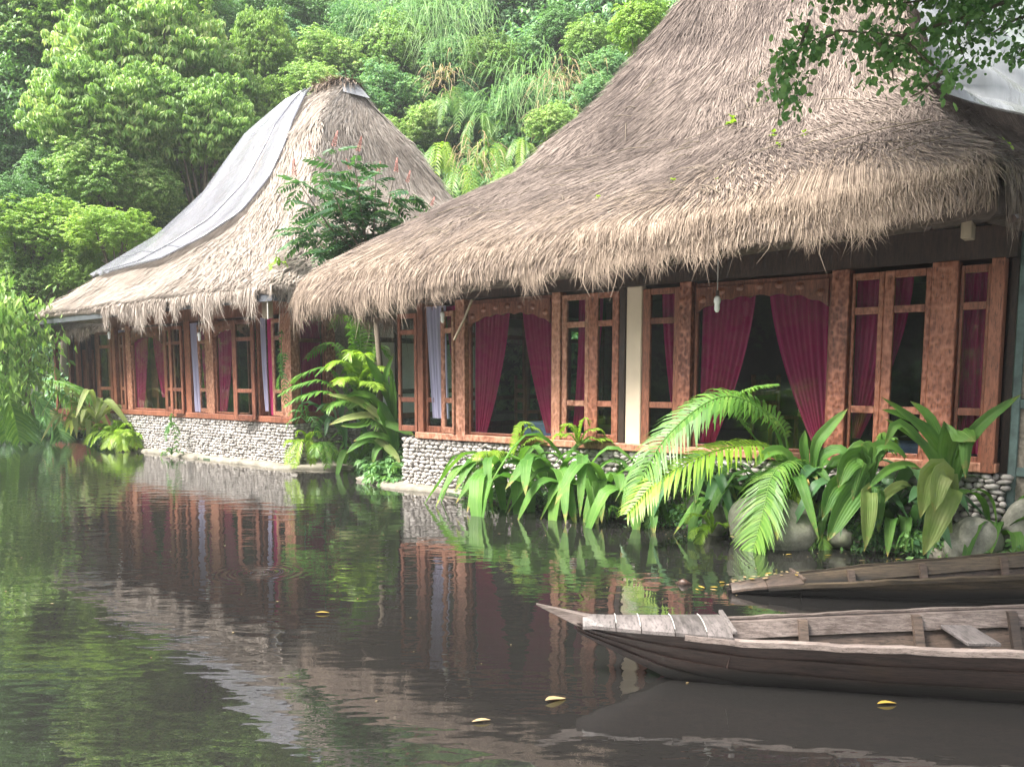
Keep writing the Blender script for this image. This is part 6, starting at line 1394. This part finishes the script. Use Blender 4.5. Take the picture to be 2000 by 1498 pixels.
for k in range(16):
    x = .05+.5*k/16; q = rr.uniform(-.8, .8); wv = np.interp(x, [0, .2, .6], [.03, .10, .19])
    p = np.array([1.62+x, 6.22-x*.017+q*wv, float(np.interp(x, [0, .5, 1.2], [.03, .10, .16]))+.05])
    fallen(p, rr.uniform(.03, .06), .5, ['dry', 'dry', 'dry', 'dry', 'yellowleaf'][k % 5], 'withered leaf lying on the half sunken bow of the farther boat', rr.uniform(0, 6), 'fallen_leaf', 'fallen leaves on the farther boat bow')
for k in range(7):
    p = onz(1300+rr.uniform(60, 150), 1143+rr.uniform(-10, 10), .006); fallen(p, rr.uniform(.04, .08), .45, ['yellowleaf', 'dry'][k % 2], 'small leaf floating off the bow of the farther boat', rr.uniform(0, 6), 'floating_leaf', 'leaves floating off the farther boat')
for k in range(9):
    p = onz(rr.uniform(1540, 1840), rr.uniform(1074, 1096), .006); fallen(p, rr.uniform(.04, .09), .25, 'yellowleaf' if k % 2 else 'dry', 'small yellow leaf floating by the boulders on the right', rr.uniform(-.3, .3), 'floating_leaf', 'leaves floating along the right bank')
MB().tube([onz(1322, 1138, .0)+np.array([0, 0, -.01]), onz(1335, 1137, .02), onz(1350, 1142, .0)], [.02, .032, .012], 7).build('floating_stick', M['wood_dark'], smooth=True, label='short dark stick floating left of the farther boat bow', cat='stick')
for k in range(7):
    p = onz(1430+rr.uniform(-22, 14), 1045+rr.uniform(-30, 8), .1); fallen(p, rr.uniform(.05, .09), .5, 'dry', 'reddish brown dead leaf lying on the bank beside the small stained stone', rr.uniform(0, 6), 'fallen_leaf', 'dead leaves on the bank by the boulder')

# ---------------------------------------------------------------- damp valley air
hz = MB().box(-62, 62, -58, 75, -1.9, 40).build('haze', None, kind='stuff', label='thin damp valley air that pales the far hillside')
m = bpy.data.materials.new('damp_air'); m.use_nodes = True; t = m.node_tree; t.nodes.clear(); o_ = t.nodes.new('ShaderNodeOutputMaterial'); v_ = t.nodes.new('ShaderNodeVolumePrincipled')
v_.inputs['Density'].default_value = .0011; v_.inputs['Color'].default_value = (.93, .96, 1, 1); t.links.new(v_.outputs[0], o_.inputs['Volume']); hz.data.materials.append(m)

# fine flecks floating along the banks, and stalks and twigs lying on the near thatch
r = np.random.default_rng(99); n = 420; x = np.concatenate([r.uniform(-9, 4.6, 300), r.uniform(-8, 3, 120)]); y = np.concatenate([shoreY(x[:300])-np.abs(r.normal(0, .35, 300))-.12, r.uniform(4, 11, 120)])
tv, tf = quadleaf(.5, 0); V, F = scatter(tv, tf, np.stack([x, y, np.full(n, .004)], 1), rotmats(r.uniform(0, 6.3, n), np.zeros(n), np.zeros(n)), r.uniform(.012, .03, n)[:, None]*np.ones((1, 3)))
obj('pond_debris', mesh('pond_debris', V, F, M['dry']), kind='stuff', label='fine flecks of plant litter floating on the pond')
tw = MB()
for k in range(70):
    d = r.uniform(.3, 3.2); t_ = r.uniform(.05, .95); p = RN.pos('front', np.array([t_]), np.array([d]))[0]; a_ = r.uniform(-1.2, 1.2); L = r.uniform(.2, .9)*(1 if k < 50 else 1.6)
    q = RN.pos('front', np.array([np.clip(t_+L*math.cos(a_)/8.5, 0, 1)]), np.array([max(.05, d+L*.75*math.sin(a_)*.6)]))[0]; m_ = (p+q)/2+np.array([0, 0, .02]); up_ = np.array([0, -.03, .085]); tw.tube([p+up_, m_+up_, q+up_], r.uniform(.003, .006), 4, cap=False)
tw.build('lying_twigs', M['bark'], rN, kind='stuff')
